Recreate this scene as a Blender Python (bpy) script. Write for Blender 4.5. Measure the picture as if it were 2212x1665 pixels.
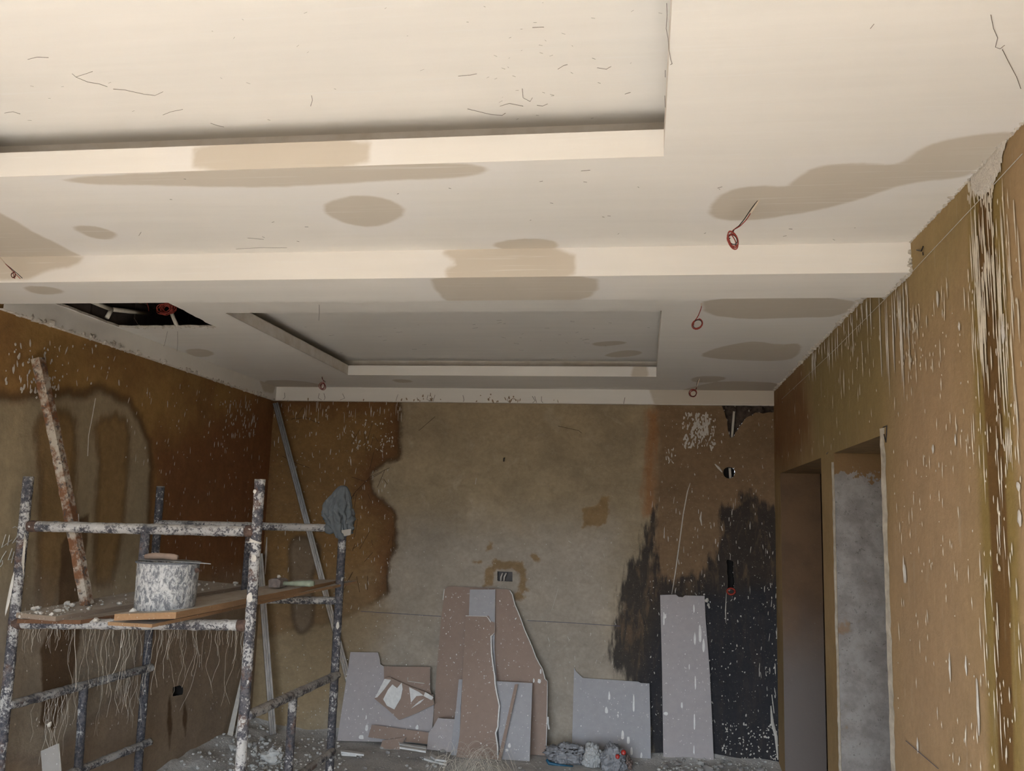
import bpy, bmesh, math, random
import numpy as np
from mathutils import Vector, Matrix, noise as mnoise

random.seed(7)
rng = np.random.default_rng(7)
for o in list(bpy.data.objects):
    bpy.data.objects.remove(o)
scene = bpy.context.scene
COL = scene.collection

# ------------------------------------------------------------------ camera
F_PX, PITCH, YAW, ROLL = 1900.0, 0.15159478, 0.15195905, 0.03057653
CAM_Z = 1.65
W_PX, H_PX = 2212.0, 1665.0
_fwd = np.array([-math.sin(YAW) * math.cos(PITCH), math.cos(YAW) * math.cos(PITCH), math.sin(PITCH)])
_r0 = np.array([math.cos(YAW), math.sin(YAW), 0.0])
_u0 = np.cross(_r0, _fwd)
_rt = _r0 * math.cos(ROLL) + _u0 * math.sin(ROLL)
_up = -_r0 * math.sin(ROLL) + _u0 * math.cos(ROLL)
cam_data = bpy.data.cameras.new('camera')
cam_data.sensor_fit = 'HORIZONTAL'
cam_data.sensor_width = 36.0
cam_data.lens = 36.0 * F_PX / W_PX
cam_data.clip_start = 0.05
cam = bpy.data.objects.new('camera', cam_data)
COL.objects.link(cam)
cam.matrix_world = Matrix(((_rt[0], _up[0], -_fwd[0], 0), (_rt[1], _up[1], -_fwd[1], 0),
                           (_rt[2], _up[2], -_fwd[2], CAM_Z), (0, 0, 0, 1)))
scene.camera = cam


def at(x, y, ax, v):
    """point of the photographed pixel (x, y) on the world plane axis ax = v"""
    d = _rt * (x - W_PX / 2) - _up * (y - H_PX / 2) + _fwd * F_PX
    c = np.array([0, 0, CAM_Z])
    return c + d * ((v - c[ax]) / d[ax])


# ------------------------------------------------------------------ light: daylight through the open front
scene.view_settings.view_transform = 'Standard'
scene.view_settings.look = 'None'
scene.view_settings.gamma = 1.0
scene.view_settings.use_curve_mapping = False
scene.view_settings.exposure = -0.06
SKY = (0.74, 0.86, 1.0, 1)
GROUND = (1.0, 0.90, 0.78, 1)
SKY_S, GROUND_S = 15.0, 2.2
world = bpy.data.worlds.new('daylight')
scene.world = world
world.use_nodes = True
wt = world.node_tree
wt.nodes.clear()
_tc = wt.nodes.new('ShaderNodeTexCoord')
_sx = wt.nodes.new('ShaderNodeSeparateXYZ')
_mr = wt.nodes.new('ShaderNodeMapRange')
_mr.inputs[1].default_value = -0.06
_mr.inputs[2].default_value = 0.06
_b1 = wt.nodes.new('ShaderNodeBackground')
_b2 = wt.nodes.new('ShaderNodeBackground')
_mx = wt.nodes.new('ShaderNodeMixShader')
_wo = wt.nodes.new('ShaderNodeOutputWorld')
_b1.inputs[0].default_value = GROUND
_b1.inputs[1].default_value = GROUND_S
_b2.inputs[0].default_value = SKY
_b2.inputs[1].default_value = SKY_S
wt.links.new(_tc.outputs['Generated'], _sx.inputs[0])
wt.links.new(_sx.outputs[2], _mr.inputs[0])
wt.links.new(_mr.outputs[0], _mx.inputs[0])
wt.links.new(_b1.outputs[0], _mx.inputs[1])
wt.links.new(_b2.outputs[0], _mx.inputs[2])
wt.links.new(_mx.outputs[0], _wo.inputs[0])

# room dimensions (metres)
XL, XR, YF, YB = -2.985, 0.95, -1.0, 6.73
ZA, ZD, ZC, ZE, ZS = 2.69, 2.66, 2.577, 2.552, 3.05
DROP_X, DROP_Y = -2.958, 6.70
WIN = (-2.75, 0.75, 0.0, 2.35)        # opening in the front wall: x0, x1, z0, z1
pl = bpy.data.lights.new('daylight_opening', 'AREA')
pl.shape = 'RECTANGLE'
pl.size, pl.size_y = WIN[1] - WIN[0], WIN[3] - WIN[2]
pl.cycles.is_portal = True
plo = bpy.data.objects.new('daylight_opening', pl)
plo.location = ((WIN[0] + WIN[1]) / 2, YF - 0.02, (WIN[2] + WIN[3]) / 2)
plo.rotation_euler = (math.radians(90), 0, 0)
COL.objects.link(plo)
sun = bpy.data.lights.new('sun', 'SUN')
sun.energy = 54.0
sun.color = (1.0, 0.98, 0.94)
sun.angle = 0.01
suno = bpy.data.objects.new('sun', sun)
suno.rotation_euler = (math.radians(49), 0, math.radians(9))   # high sun falling in through the open front
COL.objects.link(suno)
scene.cycles.use_denoising = True
scene.cycles.max_bounces = 5
scene.cycles.diffuse_bounces = 3
scene.cycles.use_adaptive_sampling = True
scene.cycles.adaptive_threshold = 0.18
scene.cycles.adaptive_min_samples = 16
scene.cycles.use_light_tree = False
scene.cycles.glossy_bounces = 2


# ------------------------------------------------------------------ helpers
def srgb(r, g, b):
    f = lambda c: (c / 255 / 12.92) if c <= 10 else ((c / 255 + 0.055) / 1.055) ** 2.4
    return (f(r), f(g), f(b), 1.0)


class NT:
    """thin wrapper for building node materials"""
    def __init__(self, name, rough=0.85, spec=0.3, metal=0.0):
        self.m = bpy.data.materials.new(name)
        self.m.use_nodes = True
        self.t = self.m.node_tree
        self.bsdf = self.t.nodes['Principled BSDF']
        self.bsdf.inputs['Roughness'].default_value = rough
        self.bsdf.inputs['Specular IOR Level'].default_value = spec
        self.bsdf.inputs['Metallic'].default_value = metal
        self.tc = self.n('ShaderNodeTexCoord').outputs['Object']

    def n(self, kind, **kw):
        nd = self.t.nodes.new(kind)
        for k, v in kw.items():
            setattr(nd, k, v)
        return nd

    def link(self, a, b):
        self.t.links.new(a, b)

    def put(self, v, sock):
        if isinstance(v, bpy.types.NodeSocket):
            self.link(v, sock)
        else:
            sock.default_value = v

    def noise(self, scale, detail=4, rough=0.55, stretch=None, dist=0.0):
        nd = self.n('ShaderNodeTexNoise')
        nd.inputs['Scale'].default_value = scale
        nd.inputs['Detail'].default_value = min(detail, 4)
        nd.inputs['Roughness'].default_value = rough
        nd.inputs['Distortion'].default_value = dist
        if stretch:
            mp = self.n('ShaderNodeMapping')
            mp.inputs['Scale'].default_value = stretch
            self.link(self.tc, mp.inputs[0])
            self.link(mp.outputs[0], nd.inputs['Vector'])
        else:
            self.link(self.tc, nd.inputs['Vector'])
        return nd.outputs[0]

    def math(self, op, a, b=0.0, c=None):
        nd = self.n('ShaderNodeMath', operation=op)
        self.put(a, nd.inputs[0])
        self.put(b, nd.inputs[1])
        if c is not None:
            self.put(c, nd.inputs[2])
        return nd.outputs[0]

    def ramp(self, v, a, b, lo=0.0, hi=1.0, smooth=True):
        nd = self.n('ShaderNodeMapRange')
        if smooth:
            nd.interpolation_type = 'SMOOTHSTEP'
        self.put(v, nd.inputs[0])
        for i, q in enumerate((a, b, lo, hi)):
            nd.inputs[i + 1].default_value = q
        return nd.outputs[0]

    def mix(self, f, a, b, blend='MIX'):
        nd = self.n('ShaderNodeMix', data_type='RGBA', blend_type=blend)
        self.put(f, nd.inputs[0])
        self.put(a, nd.inputs[6])
        self.put(b, nd.inputs[7])
        return nd.outputs[2]

    def attr(self, name):
        nd = self.n('ShaderNodeAttribute', attribute_name=name)
        return nd.outputs['Fac']

    def value_mod(self, col, fac, lo, hi):
        """multiply colour by a value between lo and hi following fac 0..1"""
        v = self.ramp(fac, 0.25, 0.75, lo, hi, smooth=False)
        cb = self.n('ShaderNodeCombineColor')
        for i in range(3):
            self.link(v, cb.inputs[i])
        return self.mix(1.0, col, cb.outputs[0], 'MULTIPLY')

    def stain(self, col, attr, color, soft=0.02, amp=0.05, scale=12, strength=1.0, stretch=None, tide=None):
        a = self.attr(attr)
        nz = self.math('SUBTRACT', self.noise(scale, 6, 0.6, stretch), 0.5)
        v = self.math('MULTIPLY_ADD', nz, amp * 2, a)
        m = self.ramp(v, -soft, soft, 0, strength)
        out = self.mix(m, col, color)
        if tide:
            tcol, tw, ts = tide
            av = self.math('ABSOLUTE', v)
            tm = self.ramp(av, 0.0, tw, ts, 0.0)
            out = self.mix(tm, out, tcol)
        return out

    def bump(self, h, strength=0.3, dist=0.01):
        b = self.n('ShaderNodeBump')
        b.inputs['Strength'].default_value = strength
        b.inputs['Distance'].default_value = dist
        self.link(h, b.inputs['Height'])
        self.link(b.outputs[0], self.bsdf.inputs['Normal'])

    def done(self, col):
        self.put(col, self.bsdf.inputs['Base Color'])
        return self.m


def put_props(o, label=None, cat=None, group=None, kind=None):
    if label: o['label'] = label
    if cat: o['category'] = cat
    if group: o['group'] = group
    if kind: o['kind'] = kind
    return o


ORG = {}        # world origin of each thing's coordinate frame, by object name


def link_mesh(name, verts, faces, mat, parent=None, origin=None, smooth=False):
    me = bpy.data.meshes.new(name)
    v = np.asarray(verts, float).reshape(-1, 3)
    po = np.array(ORG.get(parent.name, (0, 0, 0)) if parent is not None else (0, 0, 0), float)
    o = bpy.data.objects.new(name, me)
    off = po
    if origin is not None:
        off = np.asarray(origin, float)
        o.location = tuple(off - po)
    me.from_pydata((v - off).tolist(), [], faces)
    if smooth:
        me.polygons.foreach_set('use_smooth', [True] * len(me.polygons))
    me.materials.append(mat)
    me.update()
    COL.objects.link(o)
    if parent is not None:
        o.parent = parent
        ORG[o.name] = tuple(off)
    return o


def thing(name, loc, label, cat, group=None):
    o = bpy.data.objects.new(name, None)
    o.empty_display_size = 0.1
    o.location = tuple(loc)
    COL.objects.link(o)
    ORG[o.name] = tuple(float(q) for q in loc)
    return put_props(o, label, cat, group)


def basis(d):
    d = np.asarray(d, float)
    d = d / np.linalg.norm(d)
    a = np.array([0, 0, 1.0]) if abs(d[2]) < 0.9 else np.array([1.0, 0, 0])
    u = np.cross(d, a)
    u /= np.linalg.norm(u)
    return d, u, np.cross(d, u)


class MB:
    def __init__(self):
        self.v, self.f = [], []

    def add(self, vs, fs):
        b = len(self.v)
        self.v += [tuple(map(float, q)) for q in vs]
        self.f += [tuple(i + b for i in q) for q in fs]

    def box(self, a, b):
        (x0, y0, z0), (x1, y1, z1) = a, b
        vs = [(x, y, z) for z in (z0, z1) for y in (y0, y1) for x in (x0, x1)]
        self.add(vs, [(0, 2, 3, 1), (4, 5, 7, 6), (0, 1, 5, 4), (2, 6, 7, 3), (0, 4, 6, 2), (1, 3, 7, 5)])

    def prism(self, pts, off):
        """polygon pts extruded by vector off"""
        n = len(pts)
        pts = [np.asarray(p, float) for p in pts]
        vs = pts + [p + np.asarray(off) for p in pts]
        self.add(vs, [tuple(range(n)), tuple(range(2 * n - 1, n - 1, -1))] +
                 [(i, i + n, (i + 1) % n + n, (i + 1) % n) for i in range(n)])

    def sweep(self, path, rad, seg=6, lump=0.0, freq=30.0, seed=0.0, cap=True):
        path = [np.asarray(p, float) for p in path]
        n = len(path)
        rads = rad if hasattr(rad, '__len__') else [rad] * n
        rings = []
        u = None
        for i in range(n):
            t = path[min(i + 1, n - 1)] - path[max(i - 1, 0)]
            t = t / (np.linalg.norm(t) + 1e-12)
            if u is None:
                _, u, _w = basis(t)
            u = u - t * np.dot(u, t)
            u /= np.linalg.norm(u) + 1e-12
            w = np.cross(t, u)
            ring = []
            for k in range(seg):
                a = 2 * math.pi * k / seg
                r = rads[i]
                d = u * math.cos(a) + w * math.sin(a)
                if lump:
                    q = path[i] + d * r
                    nz = mnoise.noise(Vector((q[0] * freq + seed, q[1] * freq, q[2] * freq)))
                    r = r * (1 + lump * max(nz, -0.15))
                ring.append(path[i] + d * r)
            rings.append(ring)
        vs = [p for r in rings for p in r]
        fs = []
        for i in range(n - 1):
            for k in range(seg):
                k2 = (k + 1) % seg
                fs.append((i * seg + k, i * seg + k2, (i + 1) * seg + k2, (i + 1) * seg + k))
        if cap:
            fs.append(tuple(range(seg - 1, -1, -1)))
            fs.append(tuple((n - 1) * seg + k for k in range(seg)))
        self.add(vs, fs)

    def pipe(self, a, b, r=0.0235, lump=0.12, seg=14, step=0.012, seed=0.0, freq=38.0):
        a, b = np.asarray(a, float), np.asarray(b, float)
        n = max(2, int(np.linalg.norm(b - a) / step))
        self.sweep([a + (b - a) * i / n for i in range(n + 1)], r, seg, lump, freq, seed)

    def splat(self, c, n, d, L, W, h, k=8, jag=0.25):
        """flat raised blob on a surface: centre c, normal n, long direction d"""
        n = np.asarray(n, float)
        d = np.asarray(d, float)
        s = np.cross(n, d)
        c = np.asarray(c, float)
        vs = [c + n * h]
        for i in range(k):
            a = 2 * math.pi * i / k
            j = 1 + random.uniform(-jag, jag)
            vs.append(c + d * math.cos(a) * L * j + s * math.sin(a) * W * j + n * 0.0004)
        self.add(vs, [(0, 1 + i, 1 + (i + 1) % k) for i in range(k)])

    def chunk(self, c, r, flat=0.6, seed=0):
        rd = random.Random(seed)
        t = (1 + 5 ** 0.5) / 2
        base = [(-1, t, 0), (1, t, 0), (-1, -t, 0), (1, -t, 0), (0, -1, t), (0, 1, t), (0, -1, -t), (0, 1, -t),
                (t, 0, -1), (t, 0, 1), (-t, 0, -1), (-t, 0, 1)]
        fs = [(0, 11, 5), (0, 5, 1), (0, 1, 7), (0, 7, 10), (0, 10, 11), (1, 5, 9), (5, 11, 4), (11, 10, 2),
              (10, 7, 6), (7, 1, 8), (3, 9, 4), (3, 4, 2), (3, 2, 6), (3, 6, 8), (3, 8, 9), (4, 9, 5), (2, 4, 11),
              (6, 2, 10), (8, 6, 7), (9, 8, 1)]
        az = rd.uniform(0, 6.28)
        sx, sy = rd.uniform(0.7, 1.35), rd.uniform(0.6, 1.0)
        vs = []
        for b in base:
            q = np.array(b) / 1.9 * (1 + rd.uniform(-0.28, 0.28))
            x, y, z = q[0] * sx, q[1] * sy, q[2] * flat
            vs.append((c[0] + r * (x * math.cos(az) - y * math.sin(az)),
                       c[1] + r * (x * math.sin(az) + y * math.cos(az)), c[2] + r * z))
        zmin = min(v[2] for v in vs)
        vs = [(v[0], v[1], v[2] - zmin + c[2] - r * 0.05) for v in vs]
        self.add(vs, fs)

    def build(self, name, mat, parent=None, origin=None, smooth=False):
        return link_mesh(name, self.v, self.f, mat, parent, origin, smooth)


def sdf(P, poly):
    """signed distance, positive inside the polygon"""
    P = np.asarray(P, float)
    poly = np.asarray(poly, float)
    n = len(poly)
    d2 = np.full(len(P), 1e9)
    inside = np.zeros(len(P), bool)
    for i in range(n):
        a, b = poly[i], poly[(i + 1) % n]
        e = b - a
        w = P - a
        t = np.clip((w @ e) / max(e @ e, 1e-12), 0, 1)
        q = w - t[:, None] * e
        d2 = np.minimum(d2, (q * q).sum(1))
        c = ((a[1] > P[:, 1]) != (b[1] > P[:, 1]))
        xx = (b[0] - a[0]) * (P[:, 1] - a[1]) / (b[1] - a[1] + 1e-12) + a[0]
        inside ^= c & (P[:, 0] < xx)
    d = np.sqrt(d2)
    return np.where(inside, d, -d)


def smooth_poly(poly, it=2):
    p = np.asarray(poly, float)
    for _ in range(it):
        q = np.roll(p, -1, 0)
        p = np.stack([0.75 * p + 0.25 * q, 0.25 * p + 0.75 * q], 1).reshape(-1, 2)
    return p


class Plane:
    """axis-aligned surface: fixed axis ax = val, in-plane axes (ua, va)"""
    def __init__(self, ax, val):
        self.ax, self.val = ax, val
        self.ua, self.va = [i for i in range(3) if i != ax]

    def px(self, pts):
        """photo pixels -> in-plane coordinates"""
        return [tuple(at(x, y, self.ax, self.val)[[self.ua, self.va]]) for x, y in pts]

    def xyz(self, uv):
        uv = np.asarray(uv, float)
        out = np.zeros((len(uv), 3))
        out[:, self.ax] = self.val
        out[:, self.ua] = uv[:, 0]
        out[:, self.va] = uv[:, 1]
        return out

    def p(self, x, y, off=0.0):
        q = at(x, y, self.ax, self.val)
        q[self.ax] += off
        return q


def grid_surface(name, plane, ub, vb, step, mat, attrs=None, cuts=(), holes=(), parent=None, rough=0.0):
    """dense panel with real openings. ub, vb: break lists, cuts: rectangles, holes: polygons in plane coordinates"""
    def axis(bk):
        out = []
        for a, b in zip(bk[:-1], bk[1:]):
            n = max(1, int(math.ceil((b - a) / step)))
            out += [a + (b - a) * i / n for i in range(n)]
        return np.array(out + [bk[-1]])
    us, vs = axis(ub), axis(vb)
    nu, nv = len(us), len(vs)
    U, V = np.meshgrid(us, vs, indexing='ij')
    P = np.stack([U.ravel(), V.ravel()], 1)
    i, j = np.meshgrid(np.arange(nu - 1), np.arange(nv - 1), indexing='ij')
    i, j = i.ravel(), j.ravel()
    q = np.stack([i * nv + j, (i + 1) * nv + j, (i + 1) * nv + j + 1, i * nv + j + 1], 1)
    cen = P[q].mean(1)
    keep = np.ones(len(q), bool)
    for (u0, u1, v0, v1) in cuts:
        keep &= ~((cen[:, 0] > u0) & (cen[:, 0] < u1) & (cen[:, 1] > v0) & (cen[:, 1] < v1))
    for poly in holes:
        ins = sdf(cen, poly) > 0
        gone = keep & ins
        keep &= ~ins
        edge = np.intersect1d(np.unique(q[gone]), np.unique(q[keep]))
        pa = np.asarray(poly, float)
        for k in edge:
            best, bd = None, 1e9
            for a, b in zip(pa, np.roll(pa, -1, 0)):
                e = b - a
                t = min(1, max(0, (P[k] - a) @ e / max(e @ e, 1e-12)))
                c = a + t * e
                dd = np.hypot(*(P[k] - c))
                if dd < bd:
                    best, bd = c, dd
            P[k] = best
    q = q[keep]
    used = np.unique(q)
    remap = np.full(len(P), -1)
    remap[used] = np.arange(len(used))
    P = P[used]
    q = remap[q]
    xyz = plane.xyz(P)
    if rough:
        nz = np.array([mnoise.noise(Vector((p[0] * 2.3, p[1] * 2.3, 3.1 + plane.val))) for p in P])
        eu = np.minimum(P[:, 0] - us[0], us[-1] - P[:, 0])
        ev = np.minimum(P[:, 1] - vs[0], vs[-1] - P[:, 1])
        xyz[:, plane.ax] += nz * rough * np.clip(np.minimum(eu, ev) / 0.15, 0, 1)
    o = link_mesh(name, xyz, [tuple(map(int, r)) for r in q], mat, parent, smooth=True)
    for an, polys in (attrs or {}).items():
        val = np.full(len(P), -5.0)
        for poly in polys:
            val = np.maximum(val, sdf(P, poly))
        a = o.data.attributes.new(an, 'FLOAT', 'POINT')
        a.data.foreach_set('value', val.astype(np.float32))
    return o


def jitter_line(pts, n, amp, rd):
    """resample an open polyline with n points per segment and jitter it sideways"""
    out = []
    for a, b in zip(pts[:-1], pts[1:]):
        a, b = np.array(a, float), np.array(b, float)
        for k in range(n):
            p = a + (b - a) * k / n
            out.append(tuple(p + np.array([rd.uniform(-amp, amp), rd.uniform(-amp, amp)])))
    out.append(tuple(pts[-1]))
    return out


# ------------------------------------------------------------------ materials
def ceiling_material(name='ceiling_plaster', stretch=(0.7, 7, 7)):
    m = NT(name, 0.9, 0.2)
    c = m.mix(m.ramp(m.noise(1.1, 3), 0.3, 0.7), (0.80, 0.765, 0.71, 1), (0.76, 0.73, 0.68, 1))
    c = m.value_mod(c, m.noise(2.2, 5, 0.55, stretch), 0.965, 1.02)
    halo = m.attr('damp')
    hz = m.math('MULTIPLY_ADD', m.math('SUBTRACT', m.noise(5, 5, 0.6, stretch), 0.5), 0.16, halo)
    c = m.mix(m.ramp(hz, -0.16, -0.02, 0, 0.55), c, (0.775, 0.75, 0.72, 1))
    c = m.stain(c, 'damp', (0.55, 0.485, 0.395, 1), 0.012, 0.014, 9, 0.85)
    c = m.mix(m.ramp(m.noise(5, 5, 0.6, tuple(q * (0.5 if q < 1 else 2.2) for q in stretch), 0.4), 0.58, 0.70, 0, 0.35), c, (0.80, 0.785, 0.755, 1))
    fine = m.noise(70, 3, 0.6)
    c = m.mix(m.ramp(fine, 0.76, 0.82, 0, 0.2), c, (0.30, 0.26, 0.22, 1))
    m.bump(m.noise(5, 4, 0.55, stretch), 0.10, 0.008)
    return m.done(c)


CEIL = ceiling_material()


def simple(name, col, rough=0.8, scale=20, lo=0.85, hi=1.12, metal=0.0, spec=0.3, bump=0.0, bscale=60):
    m = NT(name, rough, spec, metal)
    c = m.value_mod(col, m.noise(scale, 5), lo, hi)
    if bump:
        m.bump(m.noise(bscale, 4), bump, 0.004)
    return m.done(c)


PLASTER_W = simple('dry_plaster_splash', (0.54, 0.50, 0.44, 1), 0.9, 40)
PLASTER_L = simple('dry_plaster_lump', (0.50, 0.46, 0.40, 1), 0.95, 60, 0.75, 1.15, bump=0.5)
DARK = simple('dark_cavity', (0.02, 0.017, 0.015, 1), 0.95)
PVC = simple('white_conduit', (0.60, 0.56, 0.48, 1), 0.5, 30, 0.8, 1.1)
RED = simple('red_wire', (0.25, 0.040, 0.028, 1), 0.45, 60, 0.7, 1.3)
BLACK = simple('black_wire', (0.03, 0.025, 0.025, 1), 0.5)
WIREW = simple('plastered_wire', (0.55, 0.47, 0.38, 1), 0.8)
THREAD = simple('dust_thread', (0.16, 0.13, 0.11, 1), 0.95)
PENCIL = simple('pencil_line', (0.12, 0.12, 0.16, 1), 0.9)
CHALK = simple('chalk', (0.44, 0.41, 0.36, 1), 0.95, 90, 0.7, 1.2)


def back_wall_material():
    m = NT('back_wall_plaster', 0.88, 0.25)
    c = m.mix(m.ramp(m.noise(2.2, 6, 0.6), 0.32, 0.68), (0.365, 0.285, 0.178, 1), (0.285, 0.222, 0.140, 1))
    c = m.mix(m.ramp(m.noise(6.5, 5, 0.65, None, 0.6), 0.55, 0.72, 0, 0.30), c, (0.500, 0.419, 0.306, 1))
    c = m.mix(m.ramp(m.noise(3.6, 7, 0.7, None, 0.9), 0.50, 0.66, 0, 0.4), c, (0.255, 0.200, 0.125, 1))
    c = m.stain(c, 'grey_low', (0.365, 0.322, 0.272, 1), 0.25, 0.16, 3, 0.75)  # greyer lower plaster, with cool sky light partly put into the colour
    c = m.stain(c, 'right_brown', (0.198, 0.122, 0.065, 1), 0.05, 0.06, 7, 0.9)
    c = m.stain(c, 'rust', (0.294, 0.131, 0.048, 1), 0.035, 0.045, 9, 0.75, (3, 3, 0.8))
    c = m.stain(c, 'brown', (0.235, 0.132, 0.048, 1), 0.012, 0.045, 10, 0.95, None, ((0.070, 0.036, 0.014, 1), 0.045, 0.85))
    ba_ = m.math('MULTIPLY_ADD', m.math('SUBTRACT', m.noise(11, 6, 0.7), 0.5), 0.30, m.attr('brown'))
    inner = m.math('MULTIPLY', m.ramp(ba_, 0.02, 0.24, 0.75, 0.0), m.ramp(m.attr('brown'), -0.01, 0.02))
    c = m.mix(inner, c, (0.140, 0.062, 0.024, 1))
    c = m.stain(c, 'brown_low', (0.294, 0.206, 0.110, 1), 0.16, 0.12, 4, 0.65)
    c = m.stain(c, 'blob', (0.188, 0.144, 0.100, 1), 0.02, 0.012, 8, 0.8, None, ((0.106, 0.073, 0.043, 1), 0.035, 0.7))
    c = m.stain(c, 'patch', (0.231, 0.144, 0.060, 1), 0.012, 0.03, 22, 0.85)
    c = m.stain(c, 'soot', (0.035, 0.029, 0.026, 1), 0.035, 0.13, 9, 0.94, (2.4, 1.6, 0.6))
    wear = m.ramp(m.noise(6, 6, 0.7, (3.2, 1, 0.7), 0.5), 0.48, 0.70, 0, 0.5)
    sa = m.ramp(m.attr('soot'), 0.0, 0.05)
    c = m.mix(m.math('MULTIPLY', wear, sa), c, (0.188, 0.122, 0.069, 1))
    c = m.stain(c, 'black_low', (0.026, 0.027, 0.033, 1), 0.10, 0.08, 6, 0.8)
    c = m.value_mod(c, m.noise(1.7, 6, 0.65, None, 0.4), 0.84, 1.14)
    c = m.value_mod(c, m.noise(9, 6, 0.7, (1, 1, 1.6), 0.7), 0.86, 1.12)
    c = m.value_mod(c, m.noise(34, 4, 0.65), 0.88, 1.10)
    c = m.mix(m.ramp(m.noise(120, 2, 0.5), 0.69, 0.74, 0, 0.5), c, (0.450, 0.400, 0.325, 1))
    m.bump(m.noise(24, 6, 0.65), 0.35, 0.01)
    return m.done(c)


def left_wall_material():
    m = NT('left_wall_plaster', 0.85, 0.28)
    c = m.mix(m.ramp(m.noise(2.4, 6, 0.6), 0.32, 0.68), (0.331, 0.192, 0.065, 1), (0.250, 0.132, 0.046, 1))
    c = m.stain(c, 'red_brown', (0.196, 0.078, 0.032, 1), 0.22, 0.14, 4, 0.85)
    c = m.stain(c, 'grey', (0.335, 0.265, 0.165, 1), 0.018, 0.03, 7, 0.95, None, ((0.115, 0.061, 0.024, 1), 0.055, 0.85))
    c = m.stain(c, 'streak', (0.243, 0.142, 0.051, 1), 0.03, 0.035, 8, 0.85, (4, 4, 1), ((0.135, 0.074, 0.030, 1), 0.05, 0.6))
    c = m.stain(c, 'grey_low', (0.304, 0.246, 0.189, 1), 0.2, 0.12, 4, 0.7)
    c = m.stain(c, 'wet', (0.105, 0.058, 0.026, 1), 0.014, 0.025, 8, 0.92)
    c = m.value_mod(c, m.noise(3, 5, 0.6, (4, 4, 0.8)), 0.93, 1.06)
    c = m.value_mod(c, m.noise(34, 4, 0.65), 0.88, 1.10)
    c = m.value_mod(c, m.noise(8, 6, 0.7, None, 0.6), 0.84, 1.12)
    m.bump(m.noise(24, 6, 0.65), 0.35, 0.01)
    return m.done(c)


def right_wall_material():
    m = NT('right_wall_plaster', 0.85, 0.28)
    c = m.mix(m.ramp(m.noise(1.6, 5, 0.55), 0.32, 0.68), (0.375, 0.252, 0.123, 1), (0.297, 0.202, 0.092, 1))
    c = m.stain(c, 'olive', (0.274, 0.204, 0.081, 1), 0.25, 0.16, 3, 0.8)
    c = m.stain(c, 'pink', (0.386, 0.260, 0.151, 1), 0.3, 0.14, 3, 0.8)
    c = m.stain(c, 'red_brown', (0.196, 0.087, 0.031, 1), 0.18, 0.15, 5, 0.85)
    c = m.stain(c, 'olive_edge', (0.230, 0.162, 0.039, 1), 0.03, 0.02, 3, 0.75, (4, 4, 0.6))
    c = m.stain(c, 'stripe', (0.140, 0.072, 0.020, 1), 0.014, 0.018, 6, 0.92, (4, 4, 0.8))
    c = m.value_mod(c, m.noise(3, 5, 0.6, (4, 4, 0.7)), 0.94, 1.05)
    c = m.value_mod(c, m.noise(40, 4, 0.65), 0.92, 1.07)
    c = m.value_mod(c, m.noise(7, 6, 0.7, None, 0.6), 0.90, 1.08)
    c = m.mix(m.ramp(m.noise(5, 5, 0.65, (4, 4, 0.7), 0.4), 0.58, 0.76, 0, 0.5), c, (0.47, 0.385, 0.275, 1))
    m.bump(m.noise(20, 6, 0.65), 0.28, 0.01)
    return m.done(c)


def jamb_material(name, kind):
    m = NT(name, 0.9, 0.25)
    if kind == 'concrete':
        c = m.mix(m.ramp(m.noise(9, 7, 0.7), 0.35, 0.65), (0.282, 0.259, 0.236, 1), (0.201, 0.178, 0.159, 1))
        c = m.mix(m.ramp(m.noise(60, 4, 0.7), 0.60, 0.68, 0, 0.6), c, (0.086, 0.071, 0.060, 1))
        c = m.mix(m.ramp(m.noise(4.5, 5, 0.7), 0.64, 0.72, 0, 0.6), c, (0.230, 0.132, 0.057, 1))
        c = m.stain(c, 'top', (0.185, 0.110, 0.048, 1), 0.006, 0.17, 16, 1.0)
        m.bump(m.noise(45, 6, 0.7), 0.5, 0.01)
    else:
        c = m.mix(m.ramp(m.noise(5, 6, 0.6), 0.32, 0.68), (0.172, 0.103, 0.057, 1), (0.132, 0.081, 0.048, 1))
        c = m.stain(c, 'low', (0.172, 0.147, 0.132, 1), 0.35, 0.15, 4, 0.9)
        c = m.mix(m.ramp(m.noise(120, 2, 0.5), 0.70, 0.75, 0, 0.5), c, (0.368, 0.322, 0.276, 1))
        m.bump(m.noise(30, 6, 0.65), 0.3, 0.01)
    return m.done(c)


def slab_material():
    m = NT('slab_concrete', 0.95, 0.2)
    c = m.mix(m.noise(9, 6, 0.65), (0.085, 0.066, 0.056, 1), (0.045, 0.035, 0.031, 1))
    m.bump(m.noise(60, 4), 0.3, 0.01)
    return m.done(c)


def floor_material():
    m = NT('dusty_floor', 0.95, 0.15)
    c = m.mix(m.ramp(m.noise(4, 7, 0.65), 0.35, 0.65), (0.40, 0.382, 0.36, 1), (0.29, 0.272, 0.252, 1))
    c = m.mix(m.ramp(m.noise(38, 5, 0.7), 0.57, 0.66, 0, 0.8), c, (0.56, 0.545, 0.52, 1))
    c = m.mix(m.ramp(m.noise(1.4, 4), 0.55, 0.7, 0, 0.5), c, (0.24, 0.20, 0.17, 1))
    sp = m.n('ShaderNodeSeparateXYZ')
    m.link(m.tc, sp.inputs[0])
    # gypsum dust tone, painted paler at the back where little light arrives
    dz = m.math('MULTIPLY', m.ramp(sp.outputs[1], 3.6, 5.0), m.ramp(m.noise(7, 4, 0.6), 0.25, 0.6, 0.35, 0.95))
    c = m.mix(dz, c, (0.58, 0.555, 0.52, 1))
    m.bump(m.noise(40, 6, 0.7), 0.6, 0.02)
    return m.done(c)


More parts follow.
